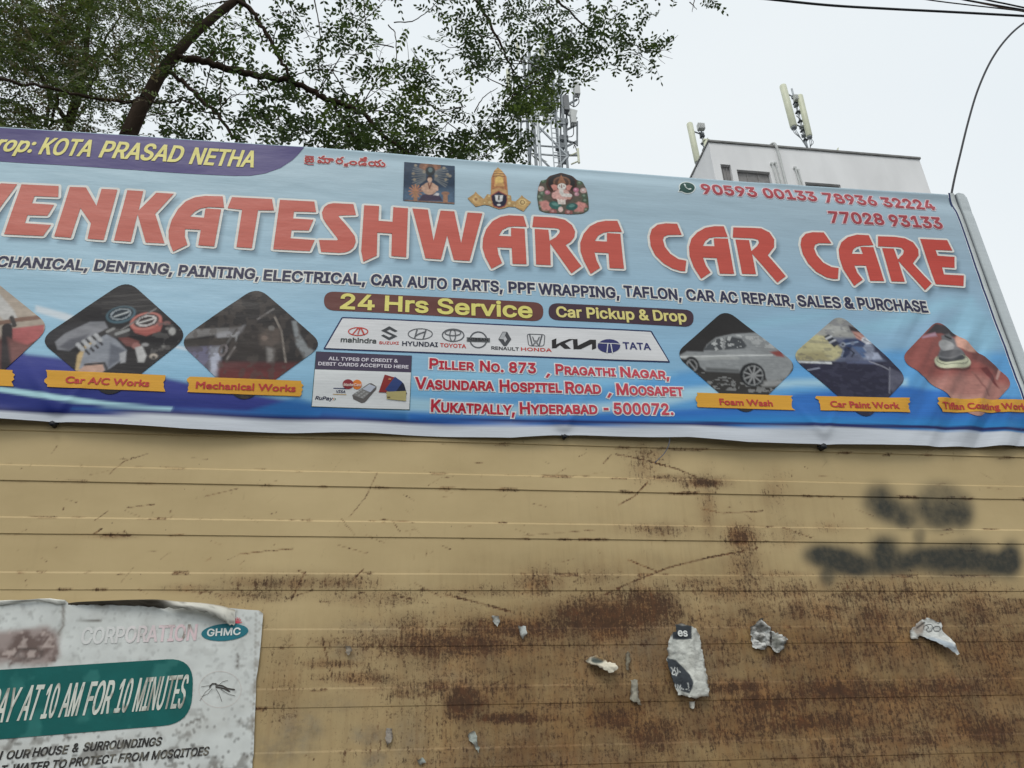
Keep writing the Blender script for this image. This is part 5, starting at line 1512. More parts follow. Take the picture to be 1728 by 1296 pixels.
ring(ink, TP, 1285, 705, 124, 106, .0009, L(190, 178, 172), .0014)
for k_, q in enumerate([[(1225, 690), (1240, 672), (1262, 672)], [(1260, 678), (1300, 684), (1330, 700), (1368, 706)], [(1262, 690), (1310, 700), (1340, 716)], [(1232, 694), (1200, 720), (1168, 770)], [(1240, 700), (1215, 730), (1180, 745)], [(1262, 700), (1282, 735), (1296, 775)],
           [(1290, 704), (1330, 730), (1372, 742)], [(1280, 680), (1300, 660), (1330, 652)], [(1240, 676), (1210, 684), (1176, 690)]]):
    ink.stroke([TP(*k) for k in q], .0046 if k_ < 3 else .0013, mo, .0016 + k_ * .0001)
tag(ink.build('mosquito_drawing', M_POSTER, no, ps, 0), 'small black drawing of a mosquito in a faint circle')
# the curled, torn upper edge
prof = [(400, 203, 2, 214), (470, 200, 10, 214), (600, 198, 16, 213), (760, 194, 20, 218), (900, 194, 24, 226), (1050, 198, 30, 244), (1180, 206, 36, 262), (1270, 218, 34, 292), (1320, 228, 28, 318), (1345, 236, 18, 334), (1375, 244, 6, 330)]
v = []; f = []; c = []
pr = spline(prof, 5)
for i, (x, yt, h, yb2) in enumerate(pr):
    for k in range(7):
        t = k / 6; yy_ = yt + (yb2 - yt) * t; st = .012 + h / 1000 * math.sin(math.pi * (.18 + .82 * t) * .72)
        jag = (4 * math.sin(i * 2.1) + random.uniform(-4, 4)) * (t == 1)
        a = TP(x, yy_ + jag)
        fo = float(sst(900, 1080, x)); st = fo * st + (1 - fo) * (.008 + h / 1000 * 1.5 * (1 - t) ** .7)
        v.append((a[0], -st - .002, a[1]))
        g_ = fbm(np.array([x / 40.0]), np.array([k * .8]), 99, 3)[0]
        c.append((L(188, 186, 176) * fo + L(92, 82, 70) * (1 - fo)) * (1 - .5 * sst(.5, .75, np.array(g_))) if k > 0 else L(150, 142, 126))  # shade under the curl painted in as a darker underside
for i in range(len(pr) - 1):
    for k in range(6): f.append((i * 7 + k, i * 7 + k + 1, (i + 1) * 7 + k + 1, (i + 1) * 7 + k))
cur = mesh_obj('curled_edge', v, f, M_POSTER, no, True, np.array(c)); tag(cur, 'torn paper edge curling away from the wall')
v = []; f = []
for i, (x, y0_, y1_) in enumerate([(-620, 215, 250), (-300, 196, 232), (-60, 192, 225), (60, 186, 210), (150, 186, 196), (230, 178, 190), (300, 176, 200), (340, 182, 212), (386, 186, 206)]):
    for k, (y_, s_) in enumerate(((y0_, .016), ((y0_ * 2 + y1_) / 3, .024), (y1_, .0155))): a = TP(x, y_); v.append((a[0], -s_ - .001, a[1]))
for i in range(8):
    for k in range(2): f.append((i * 3 + k, i * 3 + k + 1, (i + 1) * 3 + k + 1, (i + 1) * 3 + k))
mesh_obj('lifted_edge', v, f, M_POSTER, no, True, np.array([L(190, 190, 182)] * len(v)))


# ------------------------------------------------------------------ scraps of old paper
def scrap(label, T, outline, hook, lift, marks=None, base=(186, 187, 180), step=.006, dirt_=.5, seed=1, group=None, curl=None):
    o = [T(*k) for k in outline]; o = [np.array(k) for k in o]
    cx, cz = np.mean(o, 0)
    r = random.Random(seed); oo = []
    for i in range(len(o)):                                           # ragged edge
        a, b = o[i], o[(i + 1) % len(o)]; n = max(1, int(np.hypot(*(b - a)) / .006))
        for k in range(n): oo.append(a + (b - a) * k / n + np.array([r.uniform(-.0024, .0024), r.uniform(-.0024, .0024)]))
    v, f = patch(oo, step)
    p = Paint(v, L(*base), T, .004)
    n = fbm(v[:, 0] * 40, v[:, 1] * 46, seed, 4); e_ = np.abs(poly_sd(v, oo))
    p.mix(dirt_ * sst(.5, .68, n), L(96, 92, 84)); p.mix(.8 * sst(.010, .0, e_) * sst(.40, .55, n), L(70, 60, 50))
    if marks: marks(p)
    d = fbm(v[:, 0] * 26 + seed, v[:, 1] * 30, seed + 7, 3)
    y = -RD - .004 - hook * np.abs(d - .5) * 2
    if curl is not None: y = y - curl(v, cx, cz)
    vv = np.stack([v[:, 0], y, v[:, 1]], 1)
    ob = mesh_obj('paper_scrap', vv, f, M_PAPERBIT, None, False, np.clip(p.c, .004, .86))
    sol = ob.modifiers.new('thickness', 'SOLIDIFY'); sol.thickness = .0008; sol.offset = 1
    tag(ob, label, 'paper scrap', group)
    return ob


T7 = plane_map(980, 1030, 7.2, -.012); T43 = plane_map(1240, 1020, 4.32, -.012); T33 = plane_map(480, 960, 3.323, -.008)


def mk1(p):
    dk = L(58, 62, 66)
    p.poly([(1120, 170), (1335, 190), (1340, 352), (1105, 352)], dk, .002)
    p.poly([(1030, 585), (1150, 610), (1240, 680), (1320, 780), (1356, 880), (1345, 950), (1310, 1015), (1120, 960), (1030, 760)], dk, .002)
    for q in ([(1085, 700), (1110, 740), (1130, 700)], [(1090, 780), (1110, 740), (1135, 745), (1140, 780), (1110, 790)], [(1160, 705), (1168, 760), (1140, 800), (1100, 790)], [(1185, 745), (1200, 752)], [(1120, 910), (1130, 980)], [(1145, 965), (1150, 920), (1170, 925), (1168, 970)], [(1190, 910), (1186, 975), (1210, 950)], [(1225, 965), (1240, 970)], [(1265, 965), (1280, 968)], [(1288, 885), (1300, 950)], [(1302, 970), (1306, 976)]):
        p.line(q, .0022, L(196, 198, 194), 1, .0014)
    p.line([(1360, 380), (1385, 560), (1380, 760)], .003, L(150, 150, 146), .6); p.line([(1110, 520), (1260, 510)], .002, L(140, 140, 138), .6)


s1 = scrap('tall torn paper strip printed es on a dark block, hanging on the rusty container', T7,
           [(1155, 165), (1230, 158), (1330, 192), (1400, 240), (1430, 330), (1450, 450), (1490, 650), (1512, 850), (1532, 1050), (1390, 1075), (1290, 1050), (1160, 1035), (1110, 900), (1070, 760), (1032, 600), (1052, 560), (1035, 480), (1060, 350), (1110, 275), (1165, 250)],
           .004, 0, mk1, step=.0035, dirt_=.3, seed=201, curl=lambda v, cx, cz: .016 * sst(.01, .05, np.abs(v[:, 0] - cx)) + .012 * sst(.03, .09, cz - v[:, 1]))
ink = Ink(); write(ink, 'es', (1178, 316), (1298, 322), 96, T7, L(204, 206, 202), bold=.0016, lift=.0012)
ink.build('scrap_lettering', M_PAPERBIT, s1, lambda x, z: np.full_like(np.asarray(x, float), -RD - .010), 0)


def curl2(v, cx, cz): return .03 * sst(cz + .012, cz - .012, v[:, 1])


def mk2(p): p.ell(205, 605, 78, 46, L(84, 90, 86)); p.poly([(130, 540), (420, 540), (420, 590), (280, 600)], L(150, 116, 70), .01)


scrap('cream paper flap peeling forward below an orange rust patch', T7, [(58, 612), (130, 565), (200, 545), (290, 590), (330, 630), (410, 640), (426, 715), (392, 755), (322, 770), (300, 745), (232, 722), (180, 690), (120, 672)], .004, 0, mk2, (196, 190, 172), .004, .2, 202, None, curl2)
scrap('narrow grey paper strip left of the tall torn strip, lower down', T7, [(610, 850), (650, 835), (690, 850), (700, 960), (712, 1060), (740, 1150), (700, 1140), (690, 1120), (650, 1120), (605, 1080), (612, 960)], .002, 0, None, (150, 146, 132), .005, .5, 203)
scrap('thin vertical paper sliver right of the peeling cream flap', T7, [(545, 520), (572, 490), (596, 510), (606, 630), (590, 640), (585, 720), (560, 730), (545, 640)], .002, 0, None, (156, 148, 126), .005, .4, 204)
scrap('tiny paper bit directly below the tall torn strip', T7, [(1325, 1110), (1390, 1100), (1392, 1150), (1370, 1190), (1330, 1180)], .003, 0, None, (176, 174, 166), .005, .3, 205)
scrap('crumpled grey two-lobed paper scrap on the rusty container', T43, [(105, 170), (150, 145), (180, 100), (200, 98), (215, 130), (250, 160), (270, 195), (300, 205), (345, 220), (382, 250), (360, 290), (352, 325), (305, 357), (285, 350), (265, 300), (240, 305), (215, 330), (130, 318), (118, 250)],
      .03, 0, lambda p: (p.poly([(130, 190), (180, 120), (220, 160), (190, 200)], L(84, 82, 78), .01), p.poly([(268, 210), (320, 230), (350, 300), (300, 340), (272, 290)], L(110, 110, 104), .012), p.line([(262, 200), (264, 290)], .006, L(50, 46, 42))), (182, 182, 178), .004, .75, 206)


def mk4(p):
    p.poly([(1290, 175), (1365, 115), (1390, 150), (1370, 210), (1330, 220)], L(150, 140, 130), .006); p.line([(1330, 170), (1385, 130)], .004, L(60, 56, 52))
    k_ = L(44, 46, 48)
    for q in ([(1380, 190), (1382, 160), (1400, 152), (1412, 170), (1396, 186), (1420, 204)], [(1398, 150), (1430, 145), (1446, 165), (1436, 192), (1420, 196)], [(1448, 175), (1462, 160), (1490, 160), (1504, 178), (1490, 195), (1462, 194), (1448, 178)], [(1484, 140), (1500, 130)]): p.line(q, .0022, k_, 1, .0012)
    p.poly([(1378, 238), (1450, 240), (1560, 290), (1600, 370), (1550, 350), (1450, 285)], L(150, 158, 164), .008)


scrap('white paper scrap with round black script, its tail hanging down to the right', T43, [(1280, 190), (1305, 165), (1350, 120), (1400, 95), (1440, 105), (1480, 130), (1508, 130), (1515, 195), (1545, 225), (1572, 252), (1584, 320), (1605, 368), (1590, 376), (1520, 325), (1450, 282), (1375, 235), (1345, 228), (1330, 252), (1283, 250)],
      .006, 0, mk4, (198, 199, 194), .0035, .25, 207, None, lambda v, cx, cz: .03 * sst(cz, cz - .05, v[:, 1]))
for lb, q, sd, bs in (('small white paper flake beside the ring-shaped flake', [(1160, 266), (1200, 264), (1208, 290), (1196, 322), (1176, 312)], 211, (176, 178, 172)),
                      ('small ring-shaped white paper flake at the edge of the dark rust', [(1312, 320), (1350, 322), (1364, 360), (1336, 392), (1318, 372)], 212, (176, 180, 176)),
                      ('pale crumpled paper flake low on the container, nearest the notice', [(575, 890), (606, 895), (604, 960), (580, 990), (562, 950)], 213, (146, 138, 128)),
                      ('ragged pale blue paper flake low on the container under the rust band', [(1030, 925), (1060, 905), (1080, 940), (1075, 965), (1095, 1000), (1085, 1030), (1062, 980), (1034, 965)], 214, (158, 164, 156)),
                      ('tiny speckled paper flake left of the dark rust band', [(345, 435), (372, 430), (378, 460), (360, 486), (344, 470)], 215, (150, 140, 126)),
                      ('small bluish paper flake at the very bottom of the picture', [(740, 1075), (775, 1060), (795, 1085), (760, 1100)], 216, (150, 156, 150))):
    scrap(lb, T33, q, .006, 0, None, bs, .004, .45, sd)
mb = MB()
wq = [P(1131, 738, -.03), P(1128, 752, -.03), P(1121, 765, -.028), P(1112, 774, -.022), P(1105, 781, -.016)]
mb.tube(spline(wq, 4), .0016, 6); w_ = mb.build('loose_wire', noisy('blue_grey_wire', L(84, 92, 108), .1, 10), None, True)
tag(w_, 'short thin grey wire hanging from under the banner by a rust streak', 'wire')

# ------------------------------------------------------------------ trees behind the container
KE = .72
def leaf_mesh(name, sprays, pinnae, parent, curve=True):
    """sprays: (position, axis, normal, length, pairs, leaflet length, leaflet width, colour); one mesh of leaf-sized faces"""
    V = []; Fq = []; C = []
    for pos, ax, no_, ln, pairs, ll, lw, col in sprays:
        ax = ax / np.linalg.norm(ax); sd_ = np.cross(no_, ax); sd_ /= np.linalg.norm(sd_) + 1e-9; nn = np.cross(ax, sd_)
        # stalk
        n0 = len(V); w = .0022 if ll > .065 else .0014
        end = pos + ax * ln - np.array([0, 0, .18 * ln]) * (1 if curve else 0)
        V += [pos - sd_ * w, pos + sd_ * w, end + sd_ * w * .4, end - sd_ * w * .4]; Fq.append((n0, n0 + 1, n0 + 2, n0 + 3)); C += [col * .8] * 4
        items = [(k, s_) for k in range(pairs) for s_ in (-1, 1)] + [(pairs, 0)]
        for k, s_ in items:
            if random.random() < .08: continue
            t = (k + .6 + random.uniform(-.15, .15)) / (pairs + .6)
            b = pos + ax * ln * t - np.array([0, 0, .18 * ln * t * t]) * (1 if curve else 0)
            an = math.radians(random.gauss(58, 9)) * s_
            d = ax * math.cos(an) + sd_ * math.sin(an) + nn * random.gauss(0, .22) - np.array([0, 0, random.uniform(0, .3)])
            d /= np.linalg.norm(d)
            u = np.cross(nn + np.random.default_rng(len(V)).normal(0, .3, 3), d); u /= np.linalg.norm(u) + 1e-9
            l_ = ll * random.uniform(.75, 1.15) * (1 - .25 * abs(t - .6)); w_ = lw * random.uniform(.8, 1.15) * .5
            up = np.cross(d, u) * l_ * .06
            n0 = len(V)
            if ll > .065:
                V += [b, b + d * l_ * .28 + u * w_ * .85, b + d * l_ * .62 + u * w_ * .95, b + d * l_, b + d * l_ * .62 - u * w_ * .95, b + d * l_ * .28 - u * w_ * .85, b + d * l_ * .5 - up]
                Fq += [(n0, n0 + 1, n0 + 6), (n0 + 1, n0 + 2, n0 + 6), (n0 + 2, n0 + 3, n0 + 6), (n0 + 3, n0 + 4, n0 + 6), (n0 + 4, n0 + 5, n0 + 6), (n0 + 5, n0, n0 + 6)]
                m = 7
            else:
                V += [b, b + d * l_ * .5 + u * w_, b + d * l_, b + d * l_ * .5 - u * w_]; Fq.append((n0, n0 + 1, n0 + 2, n0 + 3)); m = 4
            cj = col * random.uniform(.75, 1.3); C += [cj] * m
    return mesh_obj(name, V, Fq, M_LEAF, parent, False, np.clip(np.array(C), .004, .8))


def pxs(q, Y):
    """photo polyline at (possibly varying) depth"""
    n = len(q)
    if hasattr(Y, '__len__'): return [P(x, y, Y[0] + (Y[1] - Y[0]) * i / (n - 1)) for i, (x, y) in enumerate(q)]
    return [P(x, y, Y) for x, y in q]


def limb(name, q, Y, r0, r1, parent, mb=None, wig=.0):
    p = spline(pxs(q, Y), 6)
    if wig: p = [a + rng.normal(0, wig, 3) for a in p]
    r = np.linspace(r0, r1, len(p)) * (1 + .12 * (rng.random(len(p)) - .5))
    m = mb or MB(); m.tube(p, list(r), 9 if r0 > .03 else 5, .1)
    return None if mb else m.build(name, M_BARK, parent, True)


GREEN = [np.array(c) for c in ((.038, .062, .017), (.058, .092, .022), (.090, .135, .027), (.042, .060, .021), (.120, .168, .032))]

Y1 = 4.2
tb = P(215, 228, Y1)
tr1 = empty('broadleaf_tree', (tb[0] - .75, tb[1], 0)); tag(tr1, 'large dark-trunked tree with oval leaflets leaning right over the banner', 'tree')
trunk_pts = [np.array([tb[0] - .75, tb[1], 0]), np.array([tb[0] - .70, tb[1], 1.6]), np.array([tb[0] - .62, tb[1], 3.2]), np.array([tb[0] - .42, tb[1], 4.8])] + \
    pxs([(222, 215), (245, 172), (268, 130), (296, 92), (330, 55), (372, 20), (415, -15), (470, -70), (530, -150)], Y1)
rad = [.30, .26, .22, .18, .135, .12, .112, .10, .088, .08, .074, .06, .04]
sp_ = spline(trunk_pts, 5); rr = np.interp(np.linspace(0, 1, len(sp_)), np.linspace(0, 1, len(rad)), rad)
mb = MB(); mb.tube(sp_, list(rr * .64), 14, .12); mb.build('trunk', M_BARK, tr1, True)
LIMBS = [([(296, 95), (345, 104), (390, 116), (430, 126), (480, 134), (525, 152), (565, 172), (605, 187), (640, 222), (690, 262), (730, 300)], (Y1, 4.6), .062, .028),
         ([(400, -2), (428, 22), (445, 48), (462, 80), (478, 108), (490, 132)], (Y1, 4.3), .040, .024),
         ([(286, 122), (312, 142), (340, 168), (372, 198), (395, 232), (410, 262)], (Y1, 4.0), .036, .018),
         ([(560, 172), (585, 205), (600, 235), (615, 262)], (4.5, 4.7), .034, .022),
         ([(415, -15), (520, -60), (640, -50), (740, -30), (800, -5), (835, 55), (855, 98), (868, 128), (866, 160)], (Y1, 4.9), .05, .010),
         ([(740, -30), (860, -45), (930, -10), (990, 45), (1050, 70), (1100, 85)], (4.7, 4.9), .034, .007),
         ([(222, 172), (150, 166), (90, 148), (20, 138), (-80, 120)], (Y1, 3.4), .026, .02),
         ([(222, 172), (280, 171), (310, 170), (345, 188), (390, 206), (430, 198)], (Y1, 3.9), .02, .006)]
for q, Y, r0, r1 in LIMBS: limb('branch', q, Y, r0 * .74, r1 * .74, tr1, None, .012)
# thin twigs that show against the sky
tw = MB()
for q, Y in (([(530, -5), (538, 40), (541, 80), (537, 118), (532, 145)], 4.4), ([(541, 70), (565, 60), (590, 75), (610, 40), (640, 10), (655, -10)], 4.5), ([(490, 130), (520, 120), (560, 118), (600, 132)], 4.4),
             ([(655, 42), (667, 60), (666, 120), (640, 150)], 4.5), ([(665, 80), (630, 75), (600, 92), (560, 90)], 4.4), ([(664, 38), (700, 34), (730, 12), (745, -10)], 4.6), ([(668, 120), (700, 150), (760, 210), (800, 225), (830, 190), (845, 160)], 4.6),
             ([(705, 165), (740, 185), (790, 214)], 4.6), ([(800, 190), (815, 165), (840, 148)], 4.7), ([(870, 150), (850, 180), (845, 200)], 4.8), ([(868, 128), (885, 150), (890, 180)], 4.8), ([(835, 55), (800, 60), (770, 80), (745, 75)], 4.8),
             ([(855, 98), (900, 110), (940, 135)], 4.9), ([(930, -10), (925, 30), (940, 80)], 4.9), ([(990, 45), (1000, 80), (1020, 110)], 4.9), ([(560, 118), (590, 160), (620, 150), (650, 165)], 4.6), ([(605, 187), (660, 190), (720, 215), (790, 230)], 4.6),
             ([(640, 222), (700, 232), (760, 248)], 4.7), ([(395, 232), (420, 245), (445, 240)], 4.0), ([(372, 198), (372, 150), (378, 100), (360, 60)], 4.1), ([(430, 126), (455, 160), (470, 200), (470, 240)], 4.3), ([(345, 104), (380, 70), (420, 55)], 4.2),
             ([(1140, -30), (1175, -12), (1195, -2), (1207, 6)], 4.9), ([(1172, -2), (1168, 20)], 4.9), ([(1164, 4), (1176, 16)], 4.9)):
    limb('', q, Y, .0085, .0035, None, tw, .004)
tw_cl = []
CL = [  # centre, radii, sprays, depth range, colour bias
    (640, 150, 70, 42, 26, 2), (600, 205, 60, 40, 26, 1), (655, 228, 70, 34, 30, 1), (700, 190, 50, 45, 24, 2), (748, 236, 70, 24, 22, 0), (560, 232, 60, 30, 22, 0), (820, 262, 60, 16, 16, 0), (700, 262, 90, 18, 22, 0), (860, 240, 36, 26, 14, 0),
    (595, 28, 40, 26, 14, 1), (618, 58, 26, 26, 7, 1), (575, 60, 24, 30, 6, 0), (770, 30, 60, 36, 22, 0), (840, 60, 50, 60, 22, 0), (900, 45, 60, 46, 26, 0), (960, 50, 56, 46, 26, 0), (1015, 80, 46, 36, 18, 0), (1075, 92, 38, 32, 14, 0), (1108, 88, 24, 36, 8, 0), (1040, 25, 56, 30, 18, 0),
    (950, 105, 50, 36, 18, 0), (892, 158, 36, 28, 26, 4), (910, 175, 26, 20, 14, 4), (868, 168, 22, 20, 10, 2), (930, 132, 26, 24, 12, 1), (800, 105, 28, 30, 10, 0), (790, 95, 40, 34, 8, 0), (845, 200, 40, 30, 12, 0), (815, 225, 40, 22, 12, 0), (880, 105, 40, 36, 14, 0), (970, 100, 24, 26, 6, 0),
    (720, 120, 40, 44, 8, 0), (740, 150, 40, 34, 8, 0), (690, 105, 30, 34, 7, 2), (640, 100, 40, 30, 6, 0), (560, 110, 40, 40, 8, 0), (520, 60, 40, 50, 8, 0), (480, 20, 40, 30, 8, 0), (440, 60, 40, 50, 12, 1), (395, 50, 40, 44, 14, 2), (350, 60, 44, 40, 16, 1), (520, 165, 44, 36, 14, 0),
    (470, 195, 50, 44, 18, 0), (440, 220, 60, 30, 18, 0), (400, 160, 50, 36, 16, 0), (350, 200, 50, 36, 12, 0), (330, 150, 40, 30, 14, 1), (470, 140, 40, 20, 14, 1), (300, 222, 40, 20, 8, 1), (510, 222, 40, 24, 14, 0), (570, 175, 30, 26, 8, 0), (390, 100, 40, 30, 12, 1),
    (1206, 7, 8, 5, 3, 0), (620, 250, 80, 22, 22, 0), (780, 180, 26, 22, 6, 0), (300, 40, 40, 50, 16, 2), (270, 70, 40, 50, 18, 2), (240, 190, 30, 30, 7, 1), (285, 190, 30, 30, 7, 0),
    (660, -50, 160, 50, 40, 0), (900, -60, 160, 50, 40, 0), (420, -60, 120, 50, 30, 1), (1080, -40, 80, 40, 16, 0)]
sprays = []
BR = np.array([p for q, Y, _, _ in LIMBS for p in spline(pxs(q, Y), 4)])
for cx, cy, rx, ry, n, cb in CL:
    yd = random.uniform(3.7, 5.1)
    for k in range(int(n * 1.5)):
        a = random.uniform(0, 2 * math.pi); r_ = math.sqrt(random.random()) if random.random() < .8 else random.uniform(.9, 1.25)
        x = cx + rx * r_ * math.cos(a); y = cy + ry * r_ * math.sin(a)
        yy_ = yd + random.gauss(0, .35)
        pos = P(x, y, yy_)
        an = random.uniform(0, 2 * math.pi)
        ax = np.array([math.cos(an), math.sin(an), random.gauss(-.25, .35)])
        no_ = np.array([random.gauss(0, .4), random.gauss(-.1, .4), 1.0])
        col = GREEN[cb if random.random() < .6 else random.randrange(4)]
        sprays.append((pos - ax * .13, ax, no_, random.uniform(.24, .38), random.randint(4, 6), .072, .032, col))
    if n > 5 and cy > -20:                                                     # a twig carries each clump
        c0 = P(cx, cy, yd); j = np.argmin(((BR - c0) ** 2).sum(1) + np.maximum(0, c0[2] - BR[:, 2]) * .2)
        if np.linalg.norm(BR[j] - c0) < 1.6:
            mid = (BR[j] + c0) / 2 + rng.normal(0, .07, 3); tw.tube(spline([BR[j], mid, c0], 5), list(np.linspace(.008, .0035, 11)), 5)
        for k in range(4):
            e = c0 + rng.normal(0, .16, 3); tw.tube(spline([c0, (c0 + e) / 2 + rng.normal(0, .03, 3), e], 3), list(np.linspace(.0042, .002, 7)), 4)
tw.build('twigs', M_BARK, tr1, True)
leaf_mesh('crown', sprays, False, tr1)

# the feathery tree at the left, in front of it
Y2 = 5.6
b2 = P(115, 225, Y2)
tr2 = empty('feathery_tree', (b2[0], b2[1], 0)); tag(tr2, 'feathery brownish green tree with thin stems filling the upper left corner', 'tree')
mb = MB(); st = [np.array([b2[0], b2[1], 0]), np.array([b2[0] + .05, b2[1], 2.5]), np.array([b2[0], b2[1], 5.0])] + pxs([(118, 205), (134, 150), (143, 100), (150, 40), (160, -40)], Y2)
mb.tube(spline(st, 5), list(np.linspace(.09, .022, len(spline(st, 5)))), 10, .1); mb.build('trunk', M_BARK, tr2, True)
for q, r0 in (([(118, 210), (90, 175), (65, 120), (30, 60), (0, 20)], .035), ([(134, 150), (110, 120), (108, 70), (112, 10)], .028), ([(128, 170), (160, 130), (170, 80), (200, 30), (215, -20)], .026),
              ([(118, 205), (70, 200), (20, 172), (-40, 160)], .026), ([(85, 215), (100, 160), (92, 140), (72, 120)], .02), ([(75, 212), (82, 180), (84, 150)], .03), ([(143, 100), (190, 90), (240, 60)], .018), ([(65, 120), (20, 110), (-30, 80)], .02)):
    limb('branch', q, Y2, r0, .008, tr2, None, .012)
fr = []
BRN = [np.array(c) for c in ((.074, .106, .024), (.100, .136, .028), (.086, .084, .032), (.064, .096, .022), (.135, .170, .034), (.120, .100, .048))]
for k in range(4200):
    x = random.uniform(-70, 330); y = random.uniform(-60, 232)
    dens = 1.0 if x < 205 else max(.05, 1 - (x - 205) / 110)
    if y > 120: dens *= (.55 if x > 150 else .85)
    if y > 170 and 95 < x < 300: dens *= .42
    if x > 150 and 55 < y < 100: dens *= .7
    if fbm(np.array([x / 46.0]), np.array([y / 40.0]), 301, 3)[0] < .40: dens *= .32
    if random.random() > dens: continue
    pos = P(x, y, Y2 + random.gauss(0, .8) - .3)
    an = random.gauss(.2, 1.0) + (math.pi if random.random() < .45 else 0)
    ax = np.array([math.cos(an), math.sin(an) * .8, random.gauss(-.3, .35)]); no_ = np.array([random.gauss(0, .5), random.gauss(-.5, .4), 1])
    fr.append((pos - ax * .14, ax, no_, random.uniform(.28, .44), random.randint(8, 11), .058, .026, BRN[random.choice((0, 0, 1, 2, 3, 3, 4, 5))]))
for k in range(90):                                        # brighter fronds by the big trunk
    x = random.gauss(285, 42); y = random.gauss(38, 30)
    pos = P(x, y, 3.9 + random.gauss(0, .2)); an = random.gauss(-.6, .5) + (math.pi if random.random() < .4 else 0)
    ax = np.array([math.cos(an), math.sin(an), random.gauss(-.3, .3)]); no_ = np.array([random.gauss(0, .4), random.gauss(-.4, .4), 1])
    fr.append((pos - ax * .14, ax, no_, random.uniform(.24, .36), random.randint(9, 12), .040, .015, np.array((.062, .088, .018)) * random.uniform(.8, 1.2)))
leaf_mesh('crown', fr, True, tr2)

# ------------------------------------------------------------------ lattice mast
YT = 26.0
mast = empty('lattice_mast', (P(922, 276, YT)[0], YT, 0)); tag(mast, 'grey steel lattice telecom mast half hidden behind the leaves', 'mast')
zl = lambda py, px=922: P(px, py, YT)[2]
xa, xb = P(897, 270, YT)[0], P(951, 262, YT)[0]
ztop, zbot = zl(78), 0.0
hw = (xb - xa) / 2; xc = (xa + xb) / 2
mb = MB()
for sx in (-1, 1):
    for sy in (-1, 1): mb.bar((xc + sx * hw, YT + sy * hw, 0), (xc + sx * hw * .92, YT + sy * hw * .92, ztop), .13 if sx < 0 else .10)
mb.build('leg_frame', M_GREY, mast)
mb = MB(); nlev = 9; zsx = np.linspace(zbot, ztop, nlev * 2 + 1)
for i in range(len(zsx) - 1):
    za, zb_ = zsx[i], zsx[i + 1]
    for sy in (-1, 1):
        s = 1 if i % 2 else -1
        mb.bar((xc - s * hw, YT + sy * hw, za), (xc + s * hw * .98, YT + sy * hw, zb_), .075)
        mb.bar((xc - hw, YT + sy * hw, zb_), (xc + hw, YT + sy * hw, zb_), .06)
    for sx in (-1, 1):
        mb.bar((xc + sx * hw, YT - s * hw, za), (xc + sx * hw, YT + s * hw, zb_), .07)
mb.build('bracing', M_STEEL, mast)
mb = MB(); lx = P(936, 220, YT - 1)[0]
for d in (-.16, .16): mb.bar((lx + d, YT - hw - .25, 0), (lx + d, YT - hw - .25, ztop - .3), .045)
for z in np.arange(.3, ztop - .4, .3): mb.bar((lx - .16, YT - hw - .25, z), (lx + .16, YT - hw - .25, z), .03)
mb.build('ladder', M_STEEL, mast)
mb = MB(); px_ = P(909, 240, YT - 1.2)[0]; mb.tube([(px_, YT - hw - .5, 0), (px_, YT - hw - .5, zl(212))], .075, 8); mb.build('feeder_pipe', M_STEEL, mast)
fy = YT - .3
arm = MB()
for (x0, y0, x1, y1) in ((951, 180, 974, 168), (951, 190, 974, 200), (951, 222, 974, 210), (951, 236, 974, 243), (951, 250, 974, 238), (951, 262, 975, 262), (880, 205, 897, 203), (880, 240, 897, 236)):
    arm.bar(P(x0, y0, fy), P(x1, y1, fy), .08)
for x, y0, y1 in ((974, 205, 246), (968, 133, 180), (956, 180, 270), (946, 150, 262), (874, 196, 260), (879, 200, 250)): arm.bar(P(x, y0, fy), P(x, y1, fy), .075)
for x, y in ((951, 207), (951, 235), (952, 262), (945, 248), (950, 270)): p = P(x, y, fy); arm.box(p - np.array([.2, .15, .14]), p + np.array([.2, .15, .14]))
arm.build('antenna_arms', M_GREY, mast)


def unit(px, py, w, h, mat, lab, hood=False, tilt=0, dp=.3):
    """radio box: body with cooling fins, cable glands, optional hood; w and h in photo pixels"""
    p = P(px, py, fy - .25); s = 1 / F * np.linalg.norm(p - np.array([0, -DIST, EYE])) * .97
    W, H = w * s / 2, h * s / 2 * 1.35
    m = MB(); m.box((p[0] - W, p[1] - dp / 2, p[2] - H), (p[0] + W, p[1] + dp / 2, p[2] + H))
    for k in range(5):
        x = p[0] - W + (k + .5) * W * 2 / 5; m.box((x - .012, p[1] + dp / 2 + .001, p[2] - H * .9), (x + .012, p[1] + dp / 2 + .05, p[2] + H * .9))
    for k in (-1, 1): m.tube([(p[0] + k * W * .45, p[1], p[2] - H - .09), (p[0] + k * W * .45, p[1], p[2] - H + .02)], .035, 6)
    if hood: m.bar((p[0] - W * 1.4, p[1] - .05, p[2] + H + .10), (p[0] + W * 1.5, p[1] - .05, p[2] + H + .0), .03, dp * 1.4)
    o = m.build('radio_unit', mat, mast); tag(o, lab)
    return p, W, H


